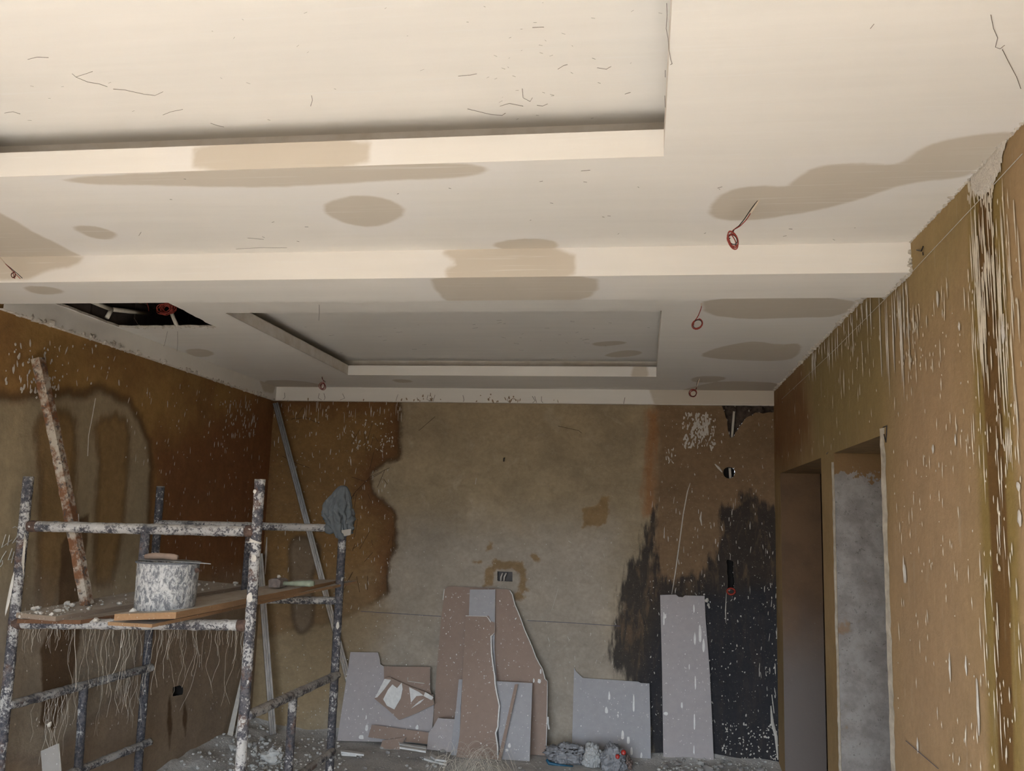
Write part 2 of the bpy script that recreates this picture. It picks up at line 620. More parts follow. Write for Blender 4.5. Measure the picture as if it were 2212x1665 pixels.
# ------------------------------------------------------------------ the room shell
pA, pC, pD = Plane(2, ZA), Plane(2, ZC), Plane(2, ZD)
pBW, pLW, pRW = Plane(1, YB), Plane(0, XL), Plane(0, XR)
pBeam = Plane(1, 3.255)
WALL_B, WALL_L, WALL_R = back_wall_material(), left_wall_material(), right_wall_material()
SLAB, FLOOR = slab_material(), floor_material()

# floor, slightly uneven, heaped with dust towards the left and back walls
fb = MB()
nx, ny = 90, 150
xs, ys = np.linspace(XL - 0.03, 2.4, nx), np.linspace(YF - 0.2, YB + 0.03, ny)
fv = []
for xx in xs:
    for yy in ys:
        heap = 0.10 * max(0, 1 - (xx - XL) / 0.55) ** 2 * max(0, min(1, (yy - 4.6) / 1.2)) + \
            0.05 * max(0, 1 - (YB - yy) / 0.22) ** 2 * (1 if xx < -2.15 or xx > -0.1 else 0.15)
        z = heap * (0.7 + 0.6 * mnoise.noise(Vector((xx * 5, yy * 5, 0)))) + \
            0.004 * mnoise.noise(Vector((xx * 9, yy * 9, 4)))
        fv.append((xx, yy, z if xx < XR + 0.02 else 0.0))
ff = [(i * ny + j, (i + 1) * ny + j, (i + 1) * ny + j + 1, i * ny + j + 1) for i in range(nx - 1) for j in range(ny - 1)]
floor = put_props(link_mesh('floor', fv, ff, FLOOR, smooth=True), kind='structure')

# ---- back wall
chase = jitter_line(pBW.px([(1558, 872), (1568, 897), (1570, 910), (1572, 930), (1577, 944), (1585, 945), (1591, 930),
                            (1602, 914), (1612, 903), (1624, 897), (1632, 890), (1655, 893), (1676, 888), (1676, 872), (1558, 872)]),
                    3, 0.006, random.Random(3))
round_hole = jitter_line(pBW.px([(1575 + 12.5 * math.cos(a), 1021 + 13 * math.sin(a)) for a in np.linspace(0, 2 * math.pi, 13)]),
                         1, 0.003, random.Random(4))
slot = jitter_line(pBW.px([(1570, 1209), (1583, 1211), (1584, 1235), (1586, 1262), (1584, 1275), (1572, 1275), (1573, 1255), (1570, 1232), (1570, 1209)]),
                   4, 0.003, random.Random(5))
box_hole = pBW.px([(1074, 1234), (1107, 1235), (1107, 1256), (1074, 1255)])
brown = [(560, 860), (863, 860), (861, 930), (859, 985), (838, 992), (815, 1006), (801, 1022), (800, 1045), (806, 1066),
         (828, 1086), (848, 1104), (854, 1140), (850, 1180), (838, 1225), (834, 1275), (805, 1300), (770, 1318), (700, 1345), (520, 1380)]
soot = [(1411, 1096), (1402, 1120), (1393, 1147), (1387, 1174), (1378, 1200), (1357, 1216), (1348, 1249), (1342, 1285),
        (1332, 1330), (1322, 1390), (1318, 1425), (1335, 1450), (1372, 1480), (1398, 1560), (1400, 1700), (1760, 1700), (1760, 1110),
        (1675, 1104), (1642, 1080), (1624, 1057), (1602, 1070), (1597, 1087), (1563, 1096), (1552, 1120), (1554, 1150),
        (1545, 1195), (1528, 1222), (1492, 1246), (1444, 1252), (1422, 1242), (1414, 1210), (1417, 1165), (1416, 1120)]
bw_attrs = {
    'brown': [pBW.px(brown)],
    'brown_low': [pBW.px([(540, 1250), (800, 1240), (840, 1330), (790, 1480), (560, 1640), (480, 1500)])],
    'blob': [smooth_poly(pBW.px([(624, 1185), (632, 1165), (655, 1158), (682, 1168), (692, 1190), (680, 1225), (672, 1260),
                                 (678, 1300), (676, 1350), (650, 1372), (634, 1350), (630, 1300), (628, 1240)]))],
    'grey_low': [pBW.px([(840, 1130), (1340, 1130), (1350, 1660), (700, 1660), (780, 1330)])],
    'right_brown': [pBW.px([(1418, 870), (1760, 870), (1760, 1300), (1400, 1300), (1412, 1110)])],
    'rust': [pBW.px([(1395, 885), (1420, 890), (1418, 980), (1414, 1060), (1414, 1110), (1392, 1115), (1388, 1060), (1396, 970)])],
    'soot': [pBW.px(soot)],
    'black_low': [pBW.px([(1440, 1300), (1760, 1240), (1760, 1700), (1420, 1700), (1380, 1480)])],
    'patch': [pBW.px(p) for p in (
        [(1048, 1228), (1062, 1222), (1066, 1208), (1090, 1212), (1128, 1212), (1136, 1240), (1136, 1265), (1142, 1275),
         (1126, 1282), (1122, 1275), (1122, 1240), (1110, 1230), (1072, 1229), (1066, 1236), (1066, 1262), (1045, 1268)],
        [(1258, 1100), (1272, 1096), (1292, 1090), (1300, 1070), (1315, 1072), (1314, 1108), (1308, 1132), (1290, 1138), (1280, 1134), (1260, 1140)],
        [(1146, 1200), (1158, 1196), (1168, 1206), (1164, 1216), (1152, 1212)],
        [(1050, 1190), (1058, 1170), (1064, 1172), (1060, 1188)], [(1022, 1211), (1042, 1210), (1042, 1216), (1022, 1216)],
        [(1110, 1280), (1118, 1276), (1136, 1290), (1126, 1298), (1112, 1294)])],
}
wall_back = grid_surface('wall_back', pBW, [XL - 0.02, XR + 0.02], [-0.06, ZS + 0.02], 0.0125, WALL_B, bw_attrs, holes=[chase, round_hole, slot, box_hole], rough=0.004)
put_props(wall_back, kind='structure')


def cavity(name, poly, depth, plane, sign, mat, parent):
    mb = MB()
    pts = plane.xyz(poly)
    deep = pts.copy()
    deep[:, plane.ax] += sign * depth
    n = len(pts)
    mb.add(list(pts) + list(deep), [(i, (i + 1) % n, (i + 1) % n + n, i + n) for i in range(n)] + [tuple(range(n, 2 * n))])
    return mb.build(name, mat, parent)


BRICK_IN = simple('broken_blockwork', (0.085, 0.062, 0.048, 1), 0.95, 30, 0.5, 1.3, bump=0.8)
cavity('wall_chase', chase[:-1], 0.07, pBW, 1, BRICK_IN, wall_back)
cavity('round_cavity', round_hole[:-1], 0.10, pBW, 1, DARK, wall_back)
cavity('slot_cavity', slot[:-1], 0.10, pBW, 1, DARK, wall_back)
cavity('socket_box', box_hole, 0.05, pBW, 1, simple('socket_box_grey', (0.10, 0.09, 0.085, 1), 0.7), wall_back)
for (a, b) in (((1588, 872), (1582, 944)), ((1577, 1010), (1579, 1036))):
    mb = MB()
    p0, p1 = pBW.p(*a, 0.025), pBW.p(*b, 0.030)
    mb.sweep([p0, p1], 0.010, 10)
    put_props(mb.build('conduit', PVC, wall_back, smooth=True), 'off white plastic conduit in the chased wall')
for k, (x0, x1) in enumerate(((1079, 1083), (1086, 1091))):
    mb = MB()
    a, b, c = pBW.p(x0 + 2, 1256, 0.02), pBW.p(x0 + 3, 1246, 0.008), pBW.p(x1 + 2, 1238, 0.02)
    mb.sweep([a, b, c], 0.006, 8)
    mb.build('wire_end', PLASTER_W, wall_back, smooth=True)
mb = MB()
rc = pBW.p(1579, 1277, -0.004)
mb.sweep([rc + np.array([0.028 * math.cos(a), -0.002, 0.022 * math.sin(a)]) for a in np.linspace(0, 2 * math.pi, 17)], 0.007, 8)
put_props(mb.build('conduit_ring', simple('red_conduit', (0.30, 0.035, 0.02, 1), 0.5), wall_back, smooth=True), 'red plastic conduit end in the sooty wall')
mb = MB()
for (x, y) in ((1090, 995),):
    a = pBW.p(x, y - 6, -0.001)
    mb.sweep([a, a + np.array([0, -0.03, -0.004]), a + np.array([0, -0.032, -0.03])], 0.004, 6)
mb.build('nail', DARK, wall_back)

# ---- left wall
lw_attrs = {
    'red_brown': [pLW.px([(330, 960), (480, 880), (600, 850), (600, 1250), (330, 1270)])],
    'grey': [pLW.px([(-200, 880), (-60, 850), (19, 856), (111, 852), (146, 846), (184, 850), (218, 836), (247, 853), (278, 866), (301, 902),
                     (322, 957), (327, 1010), (322, 1100), (320, 1290), (280, 1480), (100, 1640), (-300, 1640)])],
    'streak': [pLW.px([(78, 930), (86, 905), (110, 890), (140, 890), (160, 910), (164, 960), (160, 1040), (160, 1150), (120, 1300), (80, 1400), (85, 1200), (88, 1040)]),
               pLW.px([(206, 925), (222, 905), (250, 897), (272, 910), (280, 940), (274, 1040), (262, 1160), (240, 1260), (205, 1260), (208, 1100), (216, 1000)])],
    'grey_low': [pLW.px([(-200, 1240), (150, 1290), (560, 1250), (570, 1640), (-200, 1900)])],
    'wet': [pLW.px([(161, 1120), (193, 1109), (188, 1176), (170, 1268), (175, 1360), (152, 1497), (115, 1580), (87, 1566),
                    (92, 1474), (87, 1405), (124, 1313), (133, 1176)]),
            pLW.px([(366, 1500), (372, 1560), (366, 1620), (360, 1560)]), pLW.px([(398, 1500), (404, 1540), (400, 1600), (394, 1550)])],
}
socket_l = pLW.px([(373, 1484), (388, 1480), (396, 1485), (395, 1500), (373, 1504)])
wall_left = grid_surface('wall_left', pLW, [YF - 0.02, YB + 0.02], [-0.06, ZS + 0.02], 0.016, WALL_L, lw_attrs, holes=[socket_l], rough=0.004)
put_props(wall_left, kind='structure')
cavity('socket_box', socket_l, 0.05, pLW, -1, DARK, wall_left)
# chalk figures on the left wall
strokes = [[(11, 1154), (2, 1182), (24, 1166)], [(19, 1155), (15, 1178)],
           [(26, 1140), (31, 1137), (38, 1141), (39, 1150), (33, 1162), (25, 1173), (37, 1166)],
           [(12, 1190), (3, 1204), (-2, 1216), (4, 1210), (4, 1218), (-1, 1224)],
           [(25, 1184), (16, 1209), (38, 1203)], [(29, 1191), (23, 1216)]]
mb = MB()
for s in strokes:
    mb.sweep([pLW.p(x, y, 0.004) for x, y in s], 0.0022, 5)
put_props(mb.build('chalk_writing', CHALK, wall_left), 'chalk figures 42 and 64 on the wall')

# ---- right wall with its two doorways
D1 = (4.99, 6.45, 0.0, 2.035)
D2 = (3.76, 4.66, 0.0, 2.035)
band = lambda w0, w1: pRW.px([(2118 - w0, 340), (2112 - w0, 480), (2122 - w0, 800), (2142 - w0, 1200), (2158 - w0, 1700),
                              (2192 + w1, 1700), (2180 + w1, 1200), (2162 + w1, 800), (2146 + w1, 480), (2140 + w1, 300)])
rw_attrs = {
    'olive': [pRW.px([(1740, 750), (1940, 560), (2090, 400), (2100, 700), (1920, 950), (1760, 1000)])],
    'pink': [pRW.px([(1930, 700), (2090, 600), (2140, 1700), (1930, 1700)]), pRW.px([(2170, 300), (2260, 200), (2300, 1700), (2215, 1700)])],
    'red_brown': [pRW.px([(1670, 840), (1730, 800), (1750, 900), (1745, 960), (1690, 1020), (1670, 1000)])],
    'olive_edge': [band(20, 22)],
    'stripe': [band(0, 0)],
}
wall_right = grid_surface('wall_right', pRW, [YF, D2[0], D2[1], D1[0], D1[1], YB + 0.02], [-0.06, D1[3], ZS + 0.02], 0.016, WALL_R, rw_attrs, cuts=[(D1[0], D1[1], -1, D1[3]), (D2[0], D2[1], -1, D2[3])])
put_props(wall_right, kind='structure')
TH = 0.27
JAMB_D, JAMB_C = jamb_material('dark_reveal_plaster', 'dark'), jamb_material('bare_concrete_reveal', 'concrete')
grid_surface('reveal', Plane(1, D1[1]), [XR, XR + TH], [0, D1[3]], 0.02, JAMB_D, {'low': [[(0, -2), (3, -2), (3, 0.9), (0, 0.9)]]}, parent=wall_right)
grid_surface('reveal', Plane(1, D2[1]), [XR, XR + TH], [0, D2[3]], 0.02, JAMB_C, {'top': [[(0, 1.93), (3, 1.93), (3, 4), (0, 4)]]}, parent=wall_right)
for d in (D1, D2):
    mb = MB()
    mb.box((XR + 0.001, d[0] - 0.001, d[3]), (XR + TH, d[1] + 0.001, d[3] + 0.12))
    mb.build('lintel', simple('lintel_plaster', (0.20, 0.125, 0.058, 1), 0.9, 12, 0.7, 1.2), wall_right)
    mb = MB()
    mb.box((XR + 0.001, d[0] - 0.12, 0), (XR + TH, d[0], d[3]))
    mb.build('door_jamb', WALL_R, wall_right)
mb = MB()
mb.box((XR + 0.001, D1[1] + 0.001, 0), (XR + TH, YB, 2.15))
mb.box((XR + 0.001, D2[1] + 0.001, 0), (XR + TH, D1[0], 2.15))
mb.build('door_jamb', WALL_R, wall_right)


def bead(y0, y1, z0, z1, xface, parent, mat, amp=0.008, seed=0):
    """lumpy plaster bead along a doorway edge"""
    rd = random.Random(seed)
    mb = MB()
    n = 60
    L, R = [], []
    for i in range(n + 1):
        z = z0 + (z1 - z0) * i / n
        L.append((xface, y0 + rd.uniform(-amp, amp), z))
        R.append((xface, y1 + rd.uniform(-amp, amp) * 0.4, z))
    vs = []
    for i in range(n + 1):
        vs += [L[i], (xface - 0.007 - rd.uniform(0, 0.004), (y0 + y1) / 2, L[i][2]), R[i]]
    fs = []
    for i in range(n):
        fs += [(3 * i, 3 * i + 1, 3 * i + 4, 3 * i + 3), (3 * i + 1, 3 * i + 2, 3 * i + 5, 3 * i + 4)]
    mb.add(vs, fs)
    return mb.build('edge_bead', mat, parent)


BEAD = simple('edge_bead_plaster', (0.40, 0.35, 0.28, 1), 0.9, 30, 0.7, 1.15)
bead(3.69, 3.758, 0.0, 2.06, XR - 0.001, wall_right, BEAD, 0.010, 1)
bead(4.658, 4.690, 0.0, 1.99, XR - 0.001, wall_right, BEAD, 0.006, 2)

# passage behind the doorways (closes the room)
mb = MB()
mb.box((2.3, 2.5, 0), (2.36, YB, ZS))
mb.box((XR + TH, 2.5, 0), (2.36, 2.56, ZS))
put_props(mb.build('wall_passage', JAMB_D), kind='structure')
mb = MB()
mb.box((XR, YB, 0), (2.36, YB + 0.06, ZS))
put_props(mb.build('wall_passage_end', JAMB_D), kind='structure')

# front wall with the wide opening that lets the daylight in
mb = MB()
mb.box((XL - 0.1, YF - 0.2, 0), (WIN[0], YF, ZS))
mb.box((WIN[1], YF - 0.2, 0), (XR + 0.1, YF, ZS))
mb.box((WIN[0], YF - 0.2, WIN[3]), (WIN[1], YF, ZS))
put_props(mb.build('wall_front', simple('front_wall_plaster', (0.30, 0.21, 0.11, 1), 0.9, 6)), kind='structure')

# concrete slab above the false ceiling
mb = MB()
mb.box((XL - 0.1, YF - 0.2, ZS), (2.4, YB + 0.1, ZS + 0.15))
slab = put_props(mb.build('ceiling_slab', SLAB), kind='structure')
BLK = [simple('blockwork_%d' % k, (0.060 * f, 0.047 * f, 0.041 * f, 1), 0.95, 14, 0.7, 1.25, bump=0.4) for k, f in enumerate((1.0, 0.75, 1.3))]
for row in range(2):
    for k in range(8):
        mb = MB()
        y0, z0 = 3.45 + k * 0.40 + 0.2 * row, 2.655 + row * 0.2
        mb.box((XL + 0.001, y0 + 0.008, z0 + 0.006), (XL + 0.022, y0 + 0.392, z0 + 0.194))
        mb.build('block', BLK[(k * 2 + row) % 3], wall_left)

# ------------------------------------------------------------------ false ceiling
R1 = (-2.12, 0.048, 0.15, 2.42)
R2 = (-2.147, 0.076, 4.16, 6.09)
dampA = [[(1525, 455), (1560, 415), (1640, 398), (1700, 405), (1720, 385), (1760, 360), (1850, 350), (1930, 358), (1960, 345), (1990, 318),
          (2060, 295), (2200, 283), (2200, 300), (2100, 375), (2075, 385), (1960, 395), (1860, 430), (1760, 455), (1640, 475), (1550, 475)],
         [(696, 445), (720, 430), (770, 422), (830, 426), (877, 448), (868, 470), (830, 486), (785, 491), (740, 480), (708, 466)],
         [(120, 386), (300, 374), (600, 362), (900, 352), (1040, 354), (1062, 370), (1000, 384), (850, 388), (700, 400), (500, 405), (300, 400), (180, 398)],
         [(-80, 420), (20, 470), (80, 505), (150, 540), (190, 560), (-80, 570)],
         [(150, 490), (180, 486), (225, 492), (256, 506), (235, 518), (195, 514)],
         [(1055, 527), (1110, 515), (1190, 517), (1210, 530), (1190, 541), (1090, 541)]]
ceiling = grid_surface('ceiling', pA, [XL, R1[0], R1[1], XR], [YF, R1[2], R1[3], 3.255], 0.02, CEIL,
                       {'damp': [smooth_poly(pA.px(p), 1) for p in dampA]}, cuts=[R1], rough=0.001)
put_props(ceiling, kind='structure')
dampD = [[(1515, 640), (1860, 640), (1822, 684), (1720, 686), (1620, 690), (1522, 680)],
         [(1508, 768), (1545, 752), (1600, 740), (1635, 737), (1680, 745), (1735, 740), (1722, 772), (1680, 780), (1600, 778), (1540, 774)],
         [(1490, 818), (1512, 812), (1560, 813), (1572, 818), (1540, 826), (1500, 826)],
         [(1460, 846), (1510, 832), (1560, 822), (1700, 827), (1690, 850)],
         [(558, 822), (640, 820), (720, 836), (600, 840), (578, 852)],
         [(398, 754), (440, 753), (468, 764), (440, 772), (408, 768)], [(842, 819), (880, 819), (895, 825), (860, 827)]]
hole = jitter_line([(-2.945, 3.64), (-2.945, 4.10), (-2.945, 4.49), (-2.75, 4.50), (-2.55, 4.49), (-2.365, 4.497), (-2.35, 4.2), (-2.33, 3.95), (-2.33, 3.64), (-2.945, 3.64)],
                   7, 0.007, random.Random(9))
back_border = grid_surface('back_border', pD, [DROP_X - 0.01, R2[0], R2[1], XR], [3.60, R2[2], R2[3], DROP_Y + 0.01], 0.02, CEIL,
                           {'damp': [smooth_poly(pD.px(p), 1) for p in dampD]}, cuts=[R2], holes=[hole], parent=ceiling, rough=0.001)
cavity('hole_edge', hole[:-1], 0.012, pD, 1, PLASTER_L, ceiling).data  # broken board edge (thin rim)
# remove the cap face of that rim so that the hole stays open
_he = [o for o in COL.objects if o.name.startswith('hole_edge')][0]
_bm = bmesh.new(); _bm.from_mesh(_he.data)
bmesh.ops.delete(_bm, geom=[f for f in _bm.faces if len(f.verts) > 4], context='FACES_ONLY')
_bm.to_mesh(_he.data); _bm.free()

# dropped beam between the two trays
dampB = [[(-80, 540), (188, 548), (165, 575), (100, 585), (50, 606), (-80, 600)],
         [(945, 540), (1010, 530), (1246, 530), (1240, 612), (970, 612), (958, 582), (992, 570)]]
dampC = [[(922, 590), (1292, 590), (1288, 636), (1240, 652), (980, 656), (948, 640)], [(48, 617), (120, 620), (142, 632), (100, 638), (60, 630)]]
beam = grid_surface('beam_face', pBeam, [XL, XR], [ZC, ZA], 0.014, CEIL, {'damp': [smooth_poly(pBeam.px(p), 1) for p in dampB]}, parent=ceiling)
grid_surface('beam_soffit', pC, [XL, XR], [3.255, 3.615], 0.02, CEIL, {'damp': [smooth_poly(pC.px(p), 1) for p in dampC]}, parent=ceiling)
grid_surface('beam_back', Plane(1, 3.615), [XL, XR], [ZC, ZD + 0.01], 0.04, CEIL, {'damp': []}, parent=ceiling)

# perimeter drops of the back tray
dL, dB = Plane(0, DROP_X), Plane(1, DROP_Y)
t1 = grid_surface('trim_1', dL, [3.6, DROP_Y], [ZE, ZD + 0.01], 0.02, CEIL, {'damp': [dL.px([(560, 820), (600, 820), (590, 850), (570, 846)])]})
t2 = grid_surface('trim_2', dB, [DROP_X, XR], [ZE, ZD + 0.01], 0.014, CEIL, {'damp': [dB.px([(1398, 830), (1700, 835), (1700, 885), (1420, 885), (1408, 860)])]})
mb = MB(); mb.box((XL, 3.6, ZE - 0.004), (DROP_X + 0.0005, YB, ZE)); mb.build('trim_edge', CEIL, t1)
mb = MB(); mb.box((DROP_X, DROP_Y - 0.0005, ZE - 0.004), (XR, YB, ZE)); mb.build('trim_edge', CEIL, t2)
for t in (t1, t2):
    put_props(t, kind='structure')


def tray(R, z, lip_top, top, cove, damp_lip=None, damp_top=None):
    x0, x1, y0, y1 = R
    th = 0.012
    far = Plane(1, y1)
    lips = grid_surface('cove_lip', far, [x0, x1], [z, lip_top], 0.013, CEIL, {'damp': [smooth_poly(far.px(p), 1) for p in (damp_lip or [])]}, parent=ceiling)
    z_ = z
    z = z + 0.0025
    for a, b in (((x0, y1 + 0.001, z), (x1, y1 + th, lip_top)), ((x0 - th, y0 - th, z), (x0, y1 + th, lip_top)),
                 ((x1, y0 - th, z), (x1 + th, y1 + th, lip_top)), ((x0, y0 - th, z), (x1, y0, lip_top))):
        m_ = MB(); m_.box(a, b); m_.build('cove_lip', CEIL, ceiling)
    pt = Plane(2, top)
    c = cove
    grid_surface('recess_panel', pt, [x0 - c, x1 + c], [y0 - c, y1 + c], 0.025, CEIL, {'damp': [smooth_poly(pt.px(p)) for p in (damp_top or [])]}, parent=ceiling, rough=0.002)
    m_ = MB()
    z = z_ + 0.004
    m_.box((x0 - c, y1 + c, z), (x1 + c, y1 + c + th, top)); m_.box((x0 - c, y0 - c - th, z), (x1 + c, y0 - c, top))
    m_.box((x0 - c - th, y0 - c, z), (x0 - c, y1 + c, top)); m_.box((x1 + c, y0 - c, z), (x1 + c + th, y1 + c, top))
    m_.build('cove_back', CEIL, ceiling)


tray(R1, ZA, 2.772, 2.855, 0.13, [[(415, 300), (800, 290), (796, 370), (418, 380)]])
tray(R2, ZD, 2.731, 2.785, 0.10, [[(1372, 780), (1396, 780), (1402, 820), (1358, 820)]],
     [[(1275, 742), (1300, 737), (1340, 736), (1360, 740), (1320, 747), (1290, 748)], [(1300, 768), (1335, 758), (1370, 756), (1395, 762), (1360, 771), (1325, 772)]])

# cobweb and dust threads, dark specks on the ceiling
def threads(name, plane, off, items, r, parent, mat=THREAD):
    mb = MB()
    for pts in items:
        mb.sweep([plane.p(x, y, off) for x, y in pts], r, 4)
    return put_props(mb.build(name, mat, parent), kind='stuff')


pT1 = Plane(2, 2.855)
rd = random.Random(21)
th1 = [[(156, 158), (164, 165), (186, 158), (200, 153)], [(164, 165), (190, 176), (215, 180), (232, 186)], [(245, 191), (270, 193), (310, 202), (335, 205), (352, 197)],
       [(60, 127), (80, 122), (105, 123)], [(10, 243), (28, 240), (44, 245)], [(673, 205), (675, 215), (671, 228)], [(352, 247), (370, 240), (395, 235)],
       [(455, 265), (470, 270), (484, 273)], [(1010, 234), (1035, 240), (1060, 246), (1085, 248), (1092, 243)], [(1080, 228), (1100, 222), (1130, 228)],
       [(1160, 226), (1172, 228), (1183, 223)], [(1150, 58), (1175, 57)], [(1205, 148), (1218, 140), (1226, 138)], [(1128, 190), (1130, 210), (1145, 218), (1150, 210)],
       [(1290, 145), (1310, 148), (1320, 142)], [(990, 163), (1015, 161), (1030, 158)], [(1350, 202), (1362, 198)]]
th1b = []
for _ in range(55):
    x, y = rd.uniform(0, 1420), rd.uniform(0, 260)
    if rd.random() < 0.6:
        x = rd.gauss(1180, 130)
    if x < 1425:
        th1b.append([(x, y), (x + rd.uniform(2, 9), y + rd.uniform(-4, 3))])
threads('dust_threads', pT1, -0.002, th1, 0.0006, ceiling)
threads('dust_specks', pT1, -0.001, th1b, 0.0004, ceiling, simple('faint_dust', (0.30, 0.27, 0.23, 1), 0.95))
th2 = [[(1440, 5), (1441, 30), (1439, 60), (1443, 80), (1445, 105), (1449, 128), (1452, 136), (1448, 138)], [(1437, 150), (1437, 165)], [(1436, 205), (1437, 230)],
       [(2140, 30), (2146, 60), (2155, 80), (2150, 100), (2160, 104), (2170, 96)], [(2165, 105), (2180, 135), (2196, 165), (2205, 190)],
       [(1880, 60), (1888, 50)], [(1255, 368), (1275, 366)], [(300, 508), (305, 500)], [(535, 513), (570, 516)], [(510, 537), (560, 534), (620, 534)],
       [(1550, 405), (1560, 402)]]
for _ in range(22):
    x, y = rd.uniform(300, 1950), rd.uniform(380, 520)
    th2.append([(x, y), (x + rd.uniform(2, 8), y + rd.uniform(-2, 2))])
threads('dust_threads', pA, -0.002, th2, 0.0006, ceiling)
pT2 = Plane(2, 2.785)
th3 = []
for _ in range(40):
    x, y = rd.uniform(620, 1400), rd.uniform(690, 775)
    th3.append([(x, y), (x + rd.uniform(3, 14), y + rd.uniform(-2, 2))])
threads('dust_threads', pT2, -0.001, th3, 0.0006, ceiling, simple('grey_dust', (0.34, 0.31, 0.28, 1), 0.95))
th4 = []
for x in (615, 690, 700, 740, 860, 925, 930, 940, 1000, 1100, 1150, 1155, 1170, 1350):
    th4.append([(x, 862 + (x - 585) * 0.0137 - 14), (x + rd.uniform(-8, 8), 862 + (x - 585) * 0.0137 - 4), (x + rd.uniform(-6, 10), 862 + (x - 585) * 0.0137)])
threads('dust_threads', dB, -0.003, th4, 0.0016, ceiling)

# ------------------------------------------------------------------ plaster splashes, drips and ragged edges on the walls
def splashes(name, plane, normal, parent, zones, seed, mat=PLASTER_W):
    """zones: (pixel polygon or box, count, length range, width range, long chance)"""
    rd = random.Random(seed)
    random.seed(seed)
    mb = MB()
    up = np.array([0, 0, 1.0])
    for (x0, y0, x1, y1), n, (l0, l1), (w0, w1), slant in zones:
        for _ in range(n):
            x, y = rd.uniform(x0, x1), rd.uniform(y0, y1)
            q = plane.p(x, y)
            if not (0.02 < q[2] < 2.68):
                continue
            q[plane.ax] += normal[plane.ax] * 0.004
            if plane is pRW and (D1[0] - 0.02 < q[1] < D1[1] + 0.02 or D2[0] - 0.02 < q[1] < D2[1] + 0.02) and q[2] < 2.06:
                continue
            k = rd.random() ** 2.2
            L = l0 + (l1 - l0) * k
            Wd = (w0 + (w1 - w0) * rd.random() ** 1.5)
            s = np.cross(normal, up)
            d = up * math.cos(slant * rd.uniform(-1, 1)) + s * math.sin(slant * rd.uniform(-1, 1))
            d /= np.linalg.norm(d)
            mb.splat(q, normal, d, max(L, Wd), Wd, 0.0022, 8, 0.3)
    return put_props(mb.build(name, mat, parent), kind='stuff')


nB, nL, nR = np.array([0, -1.0, 0]), np.array([1.0, 0, 0]), np.array([-1.0, 0, 0])
splashes('plaster_splashes', pBW, nB, wall_back, [
    ((590, 880, 850, 1020), 110, (0.003, 0.030), (0.0015, 0.005), 0.25),
    ((590, 870, 870, 900), 45, (0.010, 0.055), (0.0015, 0.004), 0.05),
    ((760, 905, 850, 980), 50, (0.004, 0.018), (0.003, 0.008), 0.9),
    ((590, 1020, 850, 1330), 190, (0.002, 0.022), (0.0015, 0.004), 0.3),
    ((590, 1330, 950, 1590), 170, (0.002, 0.007), (0.0018, 0.0045), 1.5),
    ((850, 1140, 1340, 1600), 210, (0.0018, 0.006), (0.0015, 0.004), 1.5),
    ((1180, 1190, 1340, 1560), 40, (0.003, 0.02), (0.0015, 0.003), 0.5),
    ((1475, 893, 1545, 968), 120, (0.006, 0.028), (0.003, 0.009), 0.45),
    ((1500, 893, 1530, 950), 40, (0.010, 0.035), (0.004, 0.011), 0.35),
    ((1438, 970, 1460, 1000), 14, (0.005, 0.018), (0.003, 0.007), 0.5),
    ((1420, 880, 1675, 1060), 60, (0.002, 0.016), (0.0015, 0.004), 0.2),
    ((1400, 1060, 1685, 1300), 110, (0.002, 0.030), (0.0015, 0.004), 0.15),
    ((1400, 1250, 1685, 1640), 230, (0.002, 0.012), (0.0018, 0.005), 0.7),
    ((1560, 1560, 1690, 1640), 110, (0.003, 0.010), (0.0025, 0.007), 1.5),
    ((1640, 1240, 1690, 1500), 40, (0.004, 0.035), (0.002, 0.004), 0.15)], 31)
mb = MB()
for pts, w in (([(1491, 1043), (1485, 1062), (1476, 1110), (1468, 1170), (1459, 1235), (1451, 1283)], 0.0045), ([(1206, 1271), (1192, 1318)], 0.004),
               ([(1665, 1524), (1668, 1560), (1676, 1590), (1680, 1640)], 0.012), ([(1667, 1500), (1672, 1540)], 0.010), ([(577, 1160), (575, 1200), (573, 1240)], 0.010),
               ([(1578, 1196), (1577, 1209)], 0.004), ([(1569, 1280), (1567, 1320), (1568, 1345)], 0.004), ([(1677, 1060), (1679, 1105)], 0.006),
               ([(1515, 1105), (1513, 1120), (1516, 1135)], 0.008), ([(1544, 1002), (1552, 1010), (1560, 1020)], 0.010), ([(1029, 1032), (1027, 1046)], 0.006), ([(1228, 1168), (1234, 1172)], 0.008), ([(1558, 1136), (1561, 1146)], 0.011)):
    n = len(pts)
    ph = [pBW.p(x, y, -0.004) for x, y in pts]
    mb.sweep(ph, [w * (0.35 if i in (0, n - 1) else 1.0) for i in range(n)], 6)
put_props(mb.build('plaster_runs', PLASTER_W, wall_back), kind='stuff')
mb = MB()
for pts in ([(780, 1320), (860, 1325), (955, 1331)], [(1140, 1340), (1220, 1344), (1340, 1352)]):
    mb.sweep([pBW.p(x, y, -0.005) for x, y in pts], 0.0016, 4)
mb.build('marking_line', simple('blue_chalk_line', (0.10, 0.10, 0.16, 1), 0.9), wall_back)
